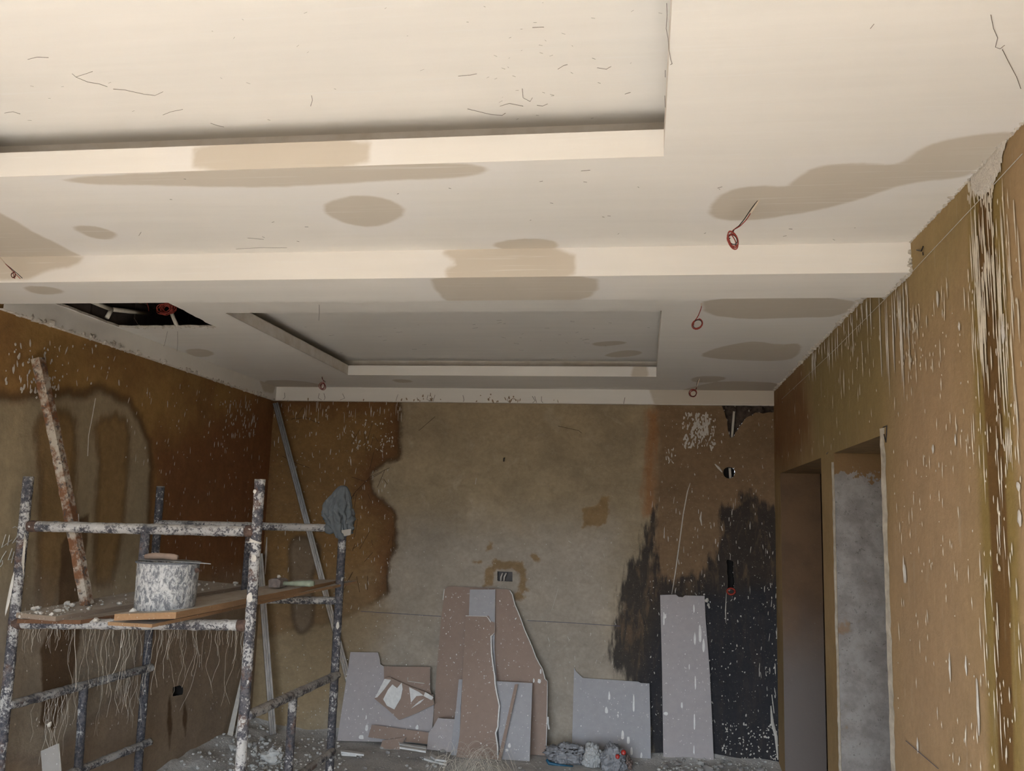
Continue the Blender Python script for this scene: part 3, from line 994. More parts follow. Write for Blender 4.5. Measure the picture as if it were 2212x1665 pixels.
# scratches and hairline cracks
mb = MB()
rd = random.Random(77)
crk = [[(655, 880), (640, 900), (628, 908)], [(630, 905), (662, 902), (690, 915)], [(842, 1010), (800, 1030), (770, 1060), (740, 1100)], [(610, 985), (640, 1000), (668, 1010)],
       [(825, 1020), (790, 1040), (760, 1030)], [(905, 930), (940, 900)], [(1205, 920), (1250, 930), (1256, 935)]]
for _ in range(26):
    x, y = rd.uniform(760, 850), rd.uniform(900, 1250)
    crk.append([(x, y), (x + rd.uniform(-25, 10), y + rd.uniform(10, 45))])
for pts in crk:
    mb.sweep([pBW.p(x, y, -0.004) for x, y in pts], 0.0014, 4)
put_props(mb.build('hairline_cracks', simple('crack_dark', (0.05, 0.03, 0.018, 1), 0.95), wall_back), kind='stuff')

splashes('plaster_splashes', pLW, nL, wall_left, [
    ((10, 740, 270, 830), 60, (0.004, 0.022), (0.003, 0.008), 0.4),
    ((30, 770, 125, 860), 40, (0.006, 0.026), (0.004, 0.010), 0.5),
    ((270, 830, 560, 1000), 90, (0.003, 0.024), (0.002, 0.007), 0.25),
    ((480, 862, 556, 945), 80, (0.005, 0.032), (0.003, 0.008), 0.3),
    ((330, 950, 570, 1260), 120, (0.002, 0.022), (0.0015, 0.004), 0.15),
    ((50, 1240, 560, 1600), 150, (0.002, 0.012), (0.0015, 0.004), 0.5),
    ((560, 1150, 560, 1240), 4, (0.004, 0.012), (0.003, 0.006), 0.3)], 32)
mb = MB()
for pts in ([(205, 860), (198, 900), (190, 940), (188, 985)], [(168, 1110), (170, 1160)]):
    mb.sweep([pLW.p(x, y, 0.004) for x, y in pts], 0.0022, 5)
put_props(mb.build('plaster_runs', PLASTER_W, wall_left), kind='stuff')

splashes('plaster_splashes', pRW, nR, wall_right, [
    ((1690, 760, 1900, 1000), 45, (0.004, 0.045), (0.0020, 0.0063), 0.12),
    ((1800, 700, 1880, 850), 30, (0.010, 0.070), (0.0026, 0.0084), 0.10),
    ((1940, 670, 1985, 790), 30, (0.006, 0.045), (0.0026, 0.0084), 0.10),
    ((1820, 600, 2090, 800), 35, (0.004, 0.05), (0.0020, 0.0056), 0.06),
    ((1930, 600, 2110, 1100), 75, (0.003, 0.030), (0.0020, 0.0056), 0.08),
    ((1940, 1000, 2140, 1660), 85, (0.002, 0.030), (0.0013, 0.0049), 0.1),
    ((2090, 420, 2210, 1000), 85, (0.005, 0.09), (0.0016, 0.0056), 0.03),
    ((2105, 420, 2150, 760), 55, (0.03, 0.17), (0.0020, 0.0056), 0.02),
    ((2140, 430, 2190, 800), 20, (0.03, 0.16), (0.0016, 0.0035), 0.02),
    ((2120, 760, 2180, 1660), 55, (0.006, 0.10), (0.0013, 0.0042), 0.03),
    ((2150, 900, 2212, 1660), 35, (0.006, 0.06), (0.0020, 0.0049), 0.04),
    ((2092, 395, 2150, 440), 30, (0.010, 0.04), (0.0033, 0.0084), 0.1)], 33, simple('tan_plaster_splash', (0.54, 0.475, 0.375, 1), 0.9, 40))
mb = MB()
for x, y, L, W in ((2028, 645, 0.030, 0.011), (1958, 1240, 0.035, 0.012), (1955, 1230, 0.05, 0.008), (2055, 1445, 0.050, 0.008), (2090, 1440, 0.030, 0.006), (2116, 1530, 0.085, 0.009),
                   (1985, 1610, 0.03, 0.010), (2170, 720, 0.03, 0.012), (2203, 1050, 0.012, 0.012), (2206, 1120, 0.02, 0.014), (2075, 705, 0.014, 0.008), (2018, 970, 0.015, 0.012), (2067, 950, 0.02, 0.006)):
    mb.splat(pRW.p(x, y, -0.004), nR, (0, 0, 1), L, W, 0.004, 10, 0.2)
# the torn splash of plaster at the top of the brown strip
rd = random.Random(91)
tear = pRW.px([(2100, 392), (2135, 350), (2158, 322), (2172, 300), (2178, 304), (2168, 330), (2166, 352), (2152, 384), (2138, 410), (2120, 420), (2106, 412)])
u0, u1 = min(p[0] for p in tear), max(p[0] for p in tear)
v0, v1 = min(p[1] for p in tear), max(p[1] for p in tear)
for _ in range(900):
    u, v = rd.uniform(u0, u1), rd.uniform(v0, v1)
    if sdf([(u, v)], tear)[0] > 0.004:
        mb.splat((XR - 0.004, u, v), nR, (0, 0, 1), rd.uniform(0.008, 0.022), rd.uniform(0.006, 0.014), 0.004, 8, 0.35)
put_props(mb.build('plaster_runs', PLASTER_W, wall_right), kind='stuff')
mb = MB()
mb.sweep([pRW.p(x, y, -0.004) for x, y in ((1690, 862), (1800, 760), (1905, 655), (1975, 585), (2100, 452), (2212, 332))], 0.0014, 4)
mb.build('marking_line', CHALK, wall_right)
mb = MB()
mb.sweep([pRW.p(x, y, -0.005) for x, y in ((1960, 1600), (2030, 1660))], 0.0014, 4)
mb.build('marking_line', PENCIL, wall_right)


def ragged_edge(name, pts, down, out, mat, parent, seed, size=(0.006, 0.03), step=0.012):
    """row of small plaster lumps along an edge (3D polyline)"""
    rd = random.Random(seed)
    mb = MB()
    for a, b in zip(pts[:-1], pts[1:]):
        a, b = np.array(a, float), np.array(b, float)
        n = int(np.linalg.norm(b - a) / step)
        for i in range(n):
            p = a + (b - a) * (i + rd.random()) / n
            r = size[0] + (size[1] - size[0]) * rd.random() ** 3
            c = p + np.array(out) * r * 0.2
            mb.chunk((c[0], c[1], c[2] - r * 0.5 + (0 if down else 0.0)), r, rd.uniform(0.4, 1.0), rd.random())
    return put_props(mb.build(name, mat, parent), kind='stuff')


ragged_edge('ragged_plaster', [(DROP_X - 0.012, 3.62, ZE), (DROP_X - 0.012, DROP_Y, ZE)], True, (1, 0, 0), PLASTER_L, wall_left, 41, (0.006, 0.024))
ragged_edge('ragged_plaster', [(DROP_X, DROP_Y + 0.012, ZE - 0.002), (-1.9, DROP_Y + 0.012, ZE - 0.002)], True, (0, -1, 0), PLASTER_L, wall_back, 42, (0.003, 0.014))
ragged_edge('ragged_plaster', [(XR, 3.64, ZD), (XR, YB - 0.05, ZD)], True, (-1, 0, 0), PLASTER_L, wall_right, 43, (0.006, 0.026))
ragged_edge('ragged_plaster', [(XR, 1.6, ZA), (XR, 3.25, ZA)], True, (-1, 0, 0), PLASTER_L, wall_right, 44, (0.005, 0.014))
ragged_edge('ragged_plaster', [(XR, 3.26, ZA), (XR, 3.25, ZC), (XR, 3.62, ZC)], True, (-1, 0, 0), PLASTER_L, wall_right, 45, (0.006, 0.020))
rd = random.Random(5)
mb = MB()
for _ in range(45):                                                  # drips below the ceiling line of the right wall
    y = rd.uniform(3.3, 5.2)
    z = (ZC if y < 3.62 else ZD) - 0.01
    L = rd.uniform(0.01, 0.10) * (2.2 if y < 3.7 else 1)
    mb.splat((XR - 0.004, y, z - L), nR, (0, 0, 1), L, rd.uniform(0.003, 0.008), 0.003, 8, 0.2)
put_props(mb.build('plaster_runs', PLASTER_W, wall_right), kind='stuff')
bl = MB()
for _ in range(26):
    q = pBW.p(rd.uniform(1565, 1676), rd.uniform(874, 892), 0.012)
    bl.chunk(q, rd.uniform(0.012, 0.035), 0.7, rd.random())
put_props(bl.build('broken_blocks', BRICK_IN, wall_back), kind='stuff')
bl = MB()
for _ in range(30):
    q = pD.p(rd.uniform(264, 455), rd.uniform(702, 709))
    bl.chunk((q[0], 4.495 + rd.uniform(-0.01, 0.02), ZD - 0.004), rd.uniform(0.005, 0.013), 0.6, rd.random())
put_props(bl.build('ragged_plaster', PLASTER_W, ceiling), kind='stuff')

# ------------------------------------------------------------------ conduits and wires
def conduit(label, pts, r=0.0125):
    t = thing('conduit', pts[0][0], label, 'conduit')
    for p in pts:
        m_ = MB()
        m_.sweep(p, r, 12)
        m_.build('pipe', PVC, t, smooth=True)
    return t


pv = Plane(0, -2.945)
conduit('white plastic conduit with a tee inside the opened ceiling',
        [[pv.p(196, 650), pv.p(241, 668)], [pv.p(241, 668), pv.p(323, 677)], [pv.p(241, 668), pv.p(231, 686)]])
pv2 = Plane(1, 4.50)
conduit('short white conduit stub standing on the rim of the ceiling hole', [[pv2.p(369, 672), pv2.p(383, 706)]], 0.011)


def coil_path(c, rx, rz, turns, n=18, tilt=0.0, wob=0.15, seed=0, depth=0.02):
    rd = random.Random(seed)
    out = []
    ph = rd.uniform(0, 6.28)
    N = int(turns * n)
    ca, sa = math.cos(tilt), math.sin(tilt)
    wr = [1 + rd.uniform(-wob, wob) for _ in range(int(turns) + 2)]
    for i in range(N + 1):
        a = ph + 2 * math.pi * i / n
        k = i / n
        w = wr[int(k)] * (1 - (k % 1)) + wr[int(k) + 1] * (k % 1)
        x, z = rx * w * math.cos(a), rz * w * math.sin(a)
        out.append(np.array([c[0] + x * ca - z * sa, c[1] + depth * math.sin(a * 0.7 + k), c[2] + x * sa + z * ca]))
    return out


def ceiling_wire(label, plane, anchor, drop, coil, seed, second=True, plaster=0.35, r=0.0016):
    """wire pair hanging from the ceiling: anchor px, list of px down to the coil, coil (px centre, radii px, turns, tilt)"""
    a = plane.p(*anchor)
    Y = a[1]
    pl_ = Plane(1, Y)
    t = thing('electric_wire', a, label, 'wire', None)
    pts = [a + np.array([0, 0, 0.01])] + [pl_.p(*q) for q in drop]
    dense = []
    for p0, p1 in zip(pts[:-1], pts[1:]):
        dense += [p0 + (p1 - p0) * k / 4 for k in range(4)]
    dense.append(pts[-1])
    dense = [dense[0]] + [(dense[i - 1] + 2 * dense[i] + dense[i + 1]) / 4 for i in range(1, len(dense) - 1)] + [dense[-1]]
    m_ = MB(); m_.sweep(dense, r, 6); strand_o = m_.build('red_strand', RED, t, smooth=True)
    if second:
        off = [p + np.array([-0.006 * math.sin(math.pi * i / (len(dense) - 1) * 1.5), 0.004, 0.003]) for i, p in enumerate(dense)]
        m_ = MB(); m_.sweep(off, r, 6); m_.build('black_strand', BLACK, t, smooth=True)
    k = max(2, int(len(dense) * plaster))
    m_ = MB(); m_.sweep(dense[:k], [r * 1.9] * (k - 1) + [r * 1.1], 6, 0.3, 200); m_.build('plastered_end', WIREW, strand_o)
    (cx, cy), (rx, ry), turns, tilt = coil
    c = pl_.p(cx, cy)
    s = abs(pl_.p(cx + 1, cy)[0] - c[0])
    m_ = MB(); m_.sweep(coil_path(c, rx * s, ry * s, turns, 18, tilt, 0.38, seed), r * 1.15, 6); m_.build('coil', RED, t, smooth=True)
    m_ = MB(); m_.sweep(coil_path(c, rx * s * 0.9, ry * s * 0.9, max(1, turns * 0.4), 18, tilt, 0.4, seed + 1), r, 6); m_.build('dark_coil', BLACK, t, smooth=True)
    return t


ceiling_wire('red and black wire pair with a slanting coil below the long damp streak', pA, (1645, 432),
             [(1630, 447), (1612, 475), (1598, 489), (1583, 497), (1577, 510)], ((1583, 519), (8, 17), 4, 0.5), 3, r=0.0017)
ceiling_wire('thin red wire hanging in a single loop just behind the beam, right of the recess', pD, (1516, 655),
             [(1515, 665), (1508, 683), (1499, 695), (1498, 703)], ((1506, 700), (9, 8), 1.6, 0.2), 5, False, 0.25, 0.0022)
ceiling_wire('red wire coil hanging near the back right corner of the ceiling', pD, (1512, 818), [(1508, 826), (1505, 836), (1502, 842)], ((1497, 849), (8, 8), 4, 0.3), 7, True, 0.7, 0.0020)
ceiling_wire('dark red wire coil hanging near the back left corner of the ceiling', pD, (696, 813), [(697, 820), (701, 826)], ((697, 834), (7, 6.5), 3, 0.1), 9, True, 0.4, 0.0020)
ceiling_wire('frayed wire pair hanging at the left edge in front of the beam', pA, (-14, 543), [(0, 557), (12, 570), (20, 578), (32, 590), (44, 602)], ((30, 594), (10, 3), 1.5, -0.75), 11, True, 0.45, 0.0014)
# big coil in the ceiling hole
pw = Plane(1, 4.30)
c0 = pw.p(360, 667)
t = thing('electric_wire', c0, 'thick bundle of red wire coiled in the opened ceiling hole', 'wire')
s = abs(pw.p(361, 667)[0] - c0[0])
m_ = MB(); m_.sweep(coil_path(c0, 17 * s, 11 * s, 7, 18, 0.1, 0.35, 12, 0.03), 0.0024, 6); m_.build('coil', RED, t, smooth=True)
m_ = MB(); m_.sweep(coil_path(c0, 11 * s, 8 * s, 4, 18, -0.2, 0.4, 13, 0.03), 0.0024, 6); m_.build('coil', RED, t, smooth=True)
m_ = MB(); m_.sweep([c0 + np.array([0, 0, 0.02]), c0 + np.array([0.03, 0.05, 0.12]), c0 + np.array([0.05, 0.1, 0.33])], 0.0028, 6); m_.build('red_strand', RED, t, smooth=True)
a_, b_ = pv.p(322, 677), pv.p(316, 650)
t = thing('electric_wire', a_, 'single red wire leaving the white conduit inside the ceiling hole', 'wire')
m_ = MB(); m_.sweep([a_, (a_ + b_) / 2 + np.array([0.005, 0, 0]), b_], 0.0025, 6); m_.build('red_strand', RED, t, smooth=True)

# ------------------------------------------------------------------ scaffold
def pipe_material(name, white, rust, seedscale=1.0):
    m = NT(name, 0.7, 0.35)
    base = m.mix(m.ramp(m.noise(9 * seedscale, 5, 0.65), 0.62 - rust, 0.74 - rust), (0.045, 0.045, 0.055, 1), (0.125, 0.072, 0.052, 1))
    base = m.mix(m.ramp(m.noise(60, 5, 0.7), 0.40, 0.62, 0, 0.55), base, (0.17, 0.155, 0.15, 1))
    wn = m.noise(85 * seedscale, 6, 0.75)
    big = m.noise(11, 4, 0.6)
    v = m.math('MULTIPLY_ADD', big, 0.7, m.math('MULTIPLY', wn, 0.65))
    c = m.mix(m.ramp(v, 0.80 - white * 0.30, 0.90 - white * 0.30), base, (0.44, 0.42, 0.395, 1))
    c = m.mix(m.ramp(m.noise(23, 4, 0.6), 0.66 - white * 0.08, 0.70 - white * 0.08, 0, 0.9), c, (0.53, 0.51, 0.48, 1))
    g = m.n('ShaderNodeNewGeometry')
    sep = m.n('ShaderNodeSeparateXYZ')
    m.link(g.outputs['Normal'], sep.inputs[0])
    dust = m.math('MULTIPLY', m.ramp(sep.outputs[2], 0.1, 0.8), m.ramp(m.noise(30, 4), 0.30, 0.6, 0.1, 0.8))
    c = m.mix(dust, c, (0.40, 0.37, 0.33, 1))
    m.bump(wn, 0.8, 0.008)
    return m.done(c)


P_WHITE = pipe_material('scaffold_pipe_plastered', 0.62, 0.05)
P_MID = pipe_material('scaffold_pipe_mixed', 0.52, 0.10)
P_DARK = pipe_material('scaffold_pipe_dark', 0.24, 0.02)
P_RUST = simple('rusty_joint', (0.088, 0.055, 0.042, 1), 0.85, 60, 0.5, 1.5, bump=0.5)
YFR, YBK = 3.80, 4.95
fa, ba = Plane(1, YFR), Plane(1, YBK)
LF_T, RF_T = fa.p(62, 1029), fa.p(562, 1035)
LF_R, RF_R = fa.p(58, 1136), fa.p(556, 1148)
LF_M, RF_M = fa.p(26, 1346), fa.p(540, 1350)
LB_T, RB_T = ba.p(347, 1050), ba.p(745, 1060)
LB_R, RB_R = ba.p(345, 1131), ba.p(741, 1141)
LB_M, RB_M = ba.p(338, 1292), ba.p(735, 1297)


def foot(top, rail):
    x = rail[0] + 0.004
    return np.array([x, rail[1], 0.0])


scaf = thing('scaffold', (-2.3, 4.35, 0), 'plaster-spattered tubular steel scaffold by the left wall', 'scaffold')


def spipe(name, a, b, mat, r=0.0235, lump=0.10, seed=0.0, label=None):
    m_ = MB()
    m_.pipe(a, b, r, lump, 14, 0.014, seed)
    o = m_.build(name, mat, scaf, smooth=True)
    if label: o['label'] = label
    return o


spipe('leg', foot(LF_T, LF_R), LF_T, P_MID, 0.024, 0.12, 1.0)
spipe('leg', foot(RF_T, RF_R), RF_T, P_MID, 0.024, 0.14, 2.0)
spipe('leg', foot(LB_T, LB_R), LB_T, P_DARK, 0.0235, 0.06, 3.0)
spipe('leg', foot(RB_T, RB_R), RB_T, P_DARK, 0.0235, 0.08, 4.0)
tr1 = spipe('top_rail', LF_R, RF_R, P_WHITE, 0.0245, 0.16, 5.0)
tr2 = spipe('top_rail', LB_R, RB_R, P_WHITE, 0.0225, 0.10, 6.0)
pr1 = spipe('platform_rail', LF_M, RF_M, P_WHITE, 0.0235, 0.2, 7.0)
spipe('platform_rail', LB_M, RB_M, P_MID, 0.0215, 0.2, 8.0)
mf0, mf1 = (LF_R + RF_R) / 2, (LF_M + RF_M) / 2
mf0 = fa.p(315, 1142); mf1 = np.array([mf0[0], YFR, mf1[2]])
spipe('post', mf1, mf0, P_MID, 0.0215, 0.12, 9.0)
mb0 = ba.p(540, 1136); mb1 = np.array([mb0[0] - 0.005, YBK, LB_M[2]])
spipe('post', mb1, mb0, P_DARK, 0.0215, 0.06, 10.0)
LSF, LSB = fa.p(16, 1524), ba.p(327, 1441)
RSF, RSB = fa.p(534, 1546), ba.p(728, 1457)
spipe('side_rail', LSF, LSB, P_MID, 0.0215, 0.22, 11.0)
spipe('side_rail', RSF, RSB, P_MID, 0.0215, 0.22, 12.0)
LLB, RLB = ba.p(324, 1602), ba.p(718, 1622)
LLF = np.array([LSF[0], YFR, LLB[2]]); RLF = np.array([RSF[0], YFR, RLB[2]])
spipe('side_rail', LLF, LLB, P_MID, 0.0205, 0.2, 13.0)
spipe('side_rail', RLF, RLB, P_MID, 0.0205, 0.2, 14.0)
for a, b, c, d, px in ((LSF, LSB, LLF, LLB, 181), (RSF, RSB, RLF, RLB, 633)):
    best = min(np.linspace(0, 1, 101), key=lambda k: abs((lambda q: (q @ _rt) / (q @ _fwd) * F_PX + W_PX / 2 - px)((a + (b - a) * k) - np.array([0, 0, CAM_Z]))))
    spipe('side_post', c + (d - c) * best, a + (b - a) * best, P_DARK, 0.0215, 0.12, 15.0 + px)
for p, q, rail in ((LF_R, RF_R, tr1), (RF_R, LF_R, tr1), (RB_R, LB_R, tr2), (LF_M, RF_M, pr1), (RF_M, LF_M, pr1)):
    d = (q - p) / np.linalg.norm(q - p)
    m_ = MB(); m_.pipe(p + d * 0.012, p + d * 0.055, 0.0262, 0.15, 14, 0.006, p[0]); m_.build('rusty_joint', P_RUST, rail, smooth=True)
m_ = MB()
m_.pipe(fa.p(553, 1166), fa.p(551, 1171), 0.0268, 0.1, 14, 0.003)
m_.build('tie_wire', PLASTER_W, scaf, smooth=True)
m_ = MB()
rd = random.Random(15)
for (x, y, L, W) in ((554, 1205, 0.018, 0.014), (545, 1289, 0.024, 0.013), (733, 1350, 0.02, 0.010), (548, 1170, 0.004, 0.012), (556, 1062, 0.010, 0.008)):
    pl_ = fa if x < 600 else ba
    q = pl_.p(x, y); q[1] -= 0.0275
    m_.splat(q, (0, -1, 0), (0, 0, 1), L, W, 0.004, 10, 0.15)
put_props(m_.build('plaster_splash', PLASTER_W, scaf), kind='stuff')
m_ = MB()
q0 = fa.p(40, 1240); q1 = fa.p(24, 1320)
m_.splat((q0 + q1) / 2 + np.array([-0.004, -0.027, 0]), (0, -1, 0), (q0 - q1) / np.linalg.norm(q0 - q1), 0.10, 0.009, 0.006, 10, 0.1)
m_.build('plaster_splash', PLASTER_W, scaf)

# ---- planks on the platform
def wood_material(name, a, b, dust=0.6):
    m = NT(name, 0.85, 0.2)
    c = m.mix(m.noise(8, 5, 0.6, (9, 1.2, 9)), a, b)
    g = m.n('ShaderNodeNewGeometry')
    sep = m.n('ShaderNodeSeparateXYZ')
    m.link(g.outputs['Normal'], sep.inputs[0])
    up = m.ramp(sep.outputs[2], 0.5, 0.9)
    d = m.math('MULTIPLY', up, m.ramp(m.noise(18, 5, 0.65), 0.25, 0.6, 0.5 * dust, dust))
    c = m.mix(d, c, (0.50, 0.45, 0.385, 1))
    c = m.mix(m.ramp(m.noise(80, 3), 0.66, 0.72, 0, 0.7), c, (0.55, 0.51, 0.45, 1))
    m.bump(m.noise(20, 5, 0.6, (9, 1.2, 9)), 0.3, 0.006)
    return m.done(c)


WOOD_O = wood_material('fresh_cut_wood', (0.33, 0.20, 0.105, 1), (0.22, 0.125, 0.065, 1), 0.95)
WOOD_B = wood_material('old_brown_wood', (0.185, 0.095, 0.05, 1), (0.10, 0.05, 0.028, 1), 0.75)
WOOD_G = wood_material('grey_dusty_wood', (0.26, 0.20, 0.15, 1), (0.18, 0.135, 0.10, 1), 0.85)


def plank(fl, fr, br, bl_, yf, yb, th, mat, label, warp=0.0, seed=0):
    """corner pixels (front-left, front-right, back-right, back-left) of the top face; front at depth yf, back at yb"""
    pf, pb = Plane(1, yf), Plane(1, yb)
    A, B, C, D = pf.p(*fl), pf.p(*fr), pb.p(*br), pb.p(*bl_)
    m_ = MB()
    n = 14
    vs = []
    rd = random.Random(seed)
    for i in range(n + 1):
        k = i / n
        l, r = A + (D - A) * k, B + (C - B) * k
        w = warp * math.sin(math.pi * k)
        j = 0.004 * rd.uniform(-1, 1)
        for q, s in ((l, 1), (r, -1)):
            q = q + np.array([j * s, 0, w])
            vs += [q, q - np.array([0, 0, th])]
    # l_top, l_bot, r_top, r_bot
    fs = []
    for i in range(n):
        a, b = 4 * i, 4 * i + 4
        fs += [(a, b, b + 2, a + 2), (a + 1, a + 3, b + 3, b + 1), (a, a + 1, b + 1, b), (a + 2, b + 2, b + 3, a + 3)]
    fs += [(0, 2, 3, 1), (4 * n, 4 * n + 1, 4 * n + 3, 4 * n + 2)]
    m_.add(vs, fs)
    o = m_.build('plank', mat, None, (A + B) / 2 - np.array([0, 0, th]))
    return put_props(o, label, 'plank', 'planks laid across the scaffold platform')


pk1 = plank((246, 1326), (382, 1322), (737, 1252), (648, 1251), 3.42, 5.06, 0.026, WOOD_O, 'dusty plank with a fresh cut end carrying the plaster bucket')
pk2 = plank((232, 1343), (330, 1348), (772, 1254), (700, 1256), 3.46, 5.12, 0.014, WOOD_O, 'thin plank under the bucket plank, jutting past the right rear leg')
pk3 = plank((34, 1323), (122, 1331), (536, 1264), (428, 1253), 3.69, 5.04, 0.022, WOOD_G, 'crumb-covered plank nearest the left wall with a pale cut end')
pk4 = plank((36, 1337), (176, 1339), (600, 1272), (470, 1270), 3.73, 5.04, 0.018, WOOD_B, 'dark orange plank lying under the crumb-covered one')
rd = random.Random(16)
# crumbs of plaster on the left plank
A_, D_ = Plane(1, 3.69).p(34, 1323), Plane(1, 5.04).p(428, 1253)
B_, C_ = Plane(1, 3.69).p(122, 1331), Plane(1, 5.04).p(536, 1264)
cr = MB()
for k in range(120):
    f, g = rd.random() ** 1.3, rd.uniform(0.08, 0.92)
    q = (A_ * (1 - g) + B_ * g) * (1 - f) + (D_ * (1 - g) + C_ * g) * f
    cr.chunk((q[0], q[1], q[2]), 0.003 + 0.013 * rd.random() ** 3, 0.7, rd.random())
put_props(cr.build('plaster_crumbs', PLASTER_L), 'grey plaster crumbs scattered along the leftmost plank', 'crumbs', None, 'stuff')
for lab, (x, y), pp, r in (('pale plaster lump at the foot of the bucket on the plank', (287, 1322), 3.50, 0.022), ('pale plaster lump on the front rail beside the left leg', (45, 1332), 3.70, 0.018),
                           ('smooth white plaster lump on the front rail under the planks', (208, 1340), 3.70, 0.018)):
    q = Plane(1, pp).p(x, y)
    m_ = MB(); m_.chunk((q[0], q[1], q[2] - r * 0.4), r, 0.6, x); put_props(m_.build('plaster_lump', PLASTER_W, None, q), lab, 'plaster')

# ---- plaster bucket with a trowel across it
def bucket():
    c = Plane(1, 3.60).p(356, 1317)
    r0, r1, h = 0.122, 0.127, 0.204
    m = NT('plaster_caked_bucket', 0.75, 0.3)
    wn = m.noise(55, 7, 0.75, (1, 1, 0.6), 0.6)
    base = m.mix(m.noise(12, 4), (0.11, 0.115, 0.125, 1), (0.19, 0.195, 0.205, 1))
    c2 = m.mix(m.ramp(wn, 0.40, 0.60), base, (0.48, 0.475, 0.46, 1))
    c2 = m.mix(m.ramp(m.noise(20, 5, 0.7, (3, 3, 0.5)), 0.58, 0.66, 0, 0.8), c2, (0.60, 0.585, 0.56, 1))
    m.bump(wn, 0.9, 0.012)
    mat = m.done(c2)
    t = thing('bucket', (c[0], c[1], c[2]), 'dented grey bucket caked in white plaster on the scaffold planks', 'bucket')
    n = 48
    m_ = MB()
    prof = [(0.0, 0.004), (r0 - 0.008, 0.0), (r0, 0.006), (r0 + 0.001, 0.05), (r0 + 0.003, 0.12), (r1, 0.19), (r1 + 0.001, h - 0.012), (r1 + 0.004, h - 0.006), (r1 + 0.002, h), (r1 - 0.006, h), (r1 - 0.008, h - 0.05), (r0 - 0.012, 0.03), (0.0, 0.028)]
    vs, fs = [], []
    for i, (r, z) in enumerate(prof):
        for k in range(n):
            a = 2 * math.pi * k / n
            rr = r * (1 + 0.02 * mnoise.noise(Vector((math.cos(a) * 1.5, math.sin(a) * 1.5, z * 6))) * (1 if 0 < i < 9 else 0.3))
            vs.append((c[0] + rr * math.cos(a), c[1] + rr * math.sin(a), c[2] + z))
    for i in range(len(prof) - 1):
        for k in range(n):
            fs.append((i * n + k, i * n + (k + 1) % n, (i + 1) * n + (k + 1) % n, (i + 1) * n + k))
    m_.add(vs, fs)
    bk = m_.build('body', mat, t, smooth=True)
    m_ = MB()
    ring = [(c[0] + (r1 + 0.004) * math.cos(a), c[1] + (r1 + 0.004) * math.sin(a), c[2] + h - 0.004) for a in np.linspace(0, 2 * math.pi, 49)]
    m_.sweep(ring, 0.004, 6, cap=False)
    m_.build('rim', simple('bucket_rim', (0.10, 0.105, 0.115, 1), 0.6, 30, 0.6, 1.4), t, smooth=True)
    for s in (-1, 1):
        m_ = MB(); m_.chunk((c[0] + s * (r1 + 0.004), c[1], c[2] + h - 0.045), 0.012, 1.0, s); m_.build('handle_lug', P_RUST, bk)
    return c, h, r1


bc, bh, br = bucket()
z = bc[2] + bh + 0.003
t = thing('trowel', (bc[0], bc[1], z), 'flat steel plastering trowel resting across the bucket', 'trowel')
m_ = MB()
m_.prism([(bc[0] - 0.11, bc[1] - 0.05, z), (bc[0] + 0.05, bc[1] - 0.06, z), (bc[0] + 0.215, bc[1] - 0.045, z - 0.006), (bc[0] + 0.05, bc[1] + 0.06, z), (bc[0] - 0.11, bc[1] + 0.05, z)], (0, 0, 0.003))
m_.build('blade', simple('dirty_steel', (0.20, 0.20, 0.19, 1), 0.5, 30, 0.6, 1.3, 0.6), t)
m_ = MB()
hp = [(bc[0] - 0.10 + 0.15 * k / 8, bc[1] - 0.02, z + 0.014 + 0.005 * math.sin(math.pi * k / 8)) for k in range(9)]
m_.sweep(hp, [0.010, 0.013, 0.014, 0.014, 0.013, 0.013, 0.014, 0.014, 0.010], 10)
m_.build('handle', simple('worn_wood_handle', (0.30, 0.215, 0.16, 1), 0.7, 40), t, smooth=True)

# ---- club hammer
hb = Plane(1, 4.50)
h0, h1 = hb.p(612, 1260), hb.p(678, 1260)
t = thing('hammer', h0, 'club hammer with pale green handle on the scaffold planks', 'hammer')
m_ = MB()
hc = hb.p(601, 1258)
sx, sz = 0.030, 0.022
o_ = np.array([hc[0], hc[1], hc[2]])
m_.prism([o_ + np.array([-sx, -0.05, -sz]), o_ + np.array([sx, -0.05, -sz]), o_ + np.array([sx + 0.003, -0.05, sz * 0.6]), o_ + np.array([sx * 0.6, -0.05, sz]), o_ + np.array([-sx * 0.6, -0.05, sz]), o_ + np.array([-sx - 0.003, -0.05, sz * 0.6])], (0, 0.10, 0))
hd = m_.build('head', simple('dusty_hammer_head', (0.24, 0.20, 0.18, 1), 0.8, 40, 0.6, 1.3), t)
m_ = MB()
m_.sweep([h0 + (h1 - h0) * k / 8 for k in range(9)], [0.012, 0.011, 0.0115, 0.013, 0.014, 0.015, 0.016, 0.018, 0.013], 10)
m_.build('handle', simple('pale_green_handle', (0.27, 0.30, 0.22, 1), 0.6, 30, 0.8, 1.2), t, smooth=True)
m_ = MB(); m_.chunk(hc + np.array([0, 0, sz]), 0.014, 0.7, 4); m_.build('plaster_dab', PLASTER_W, hd)

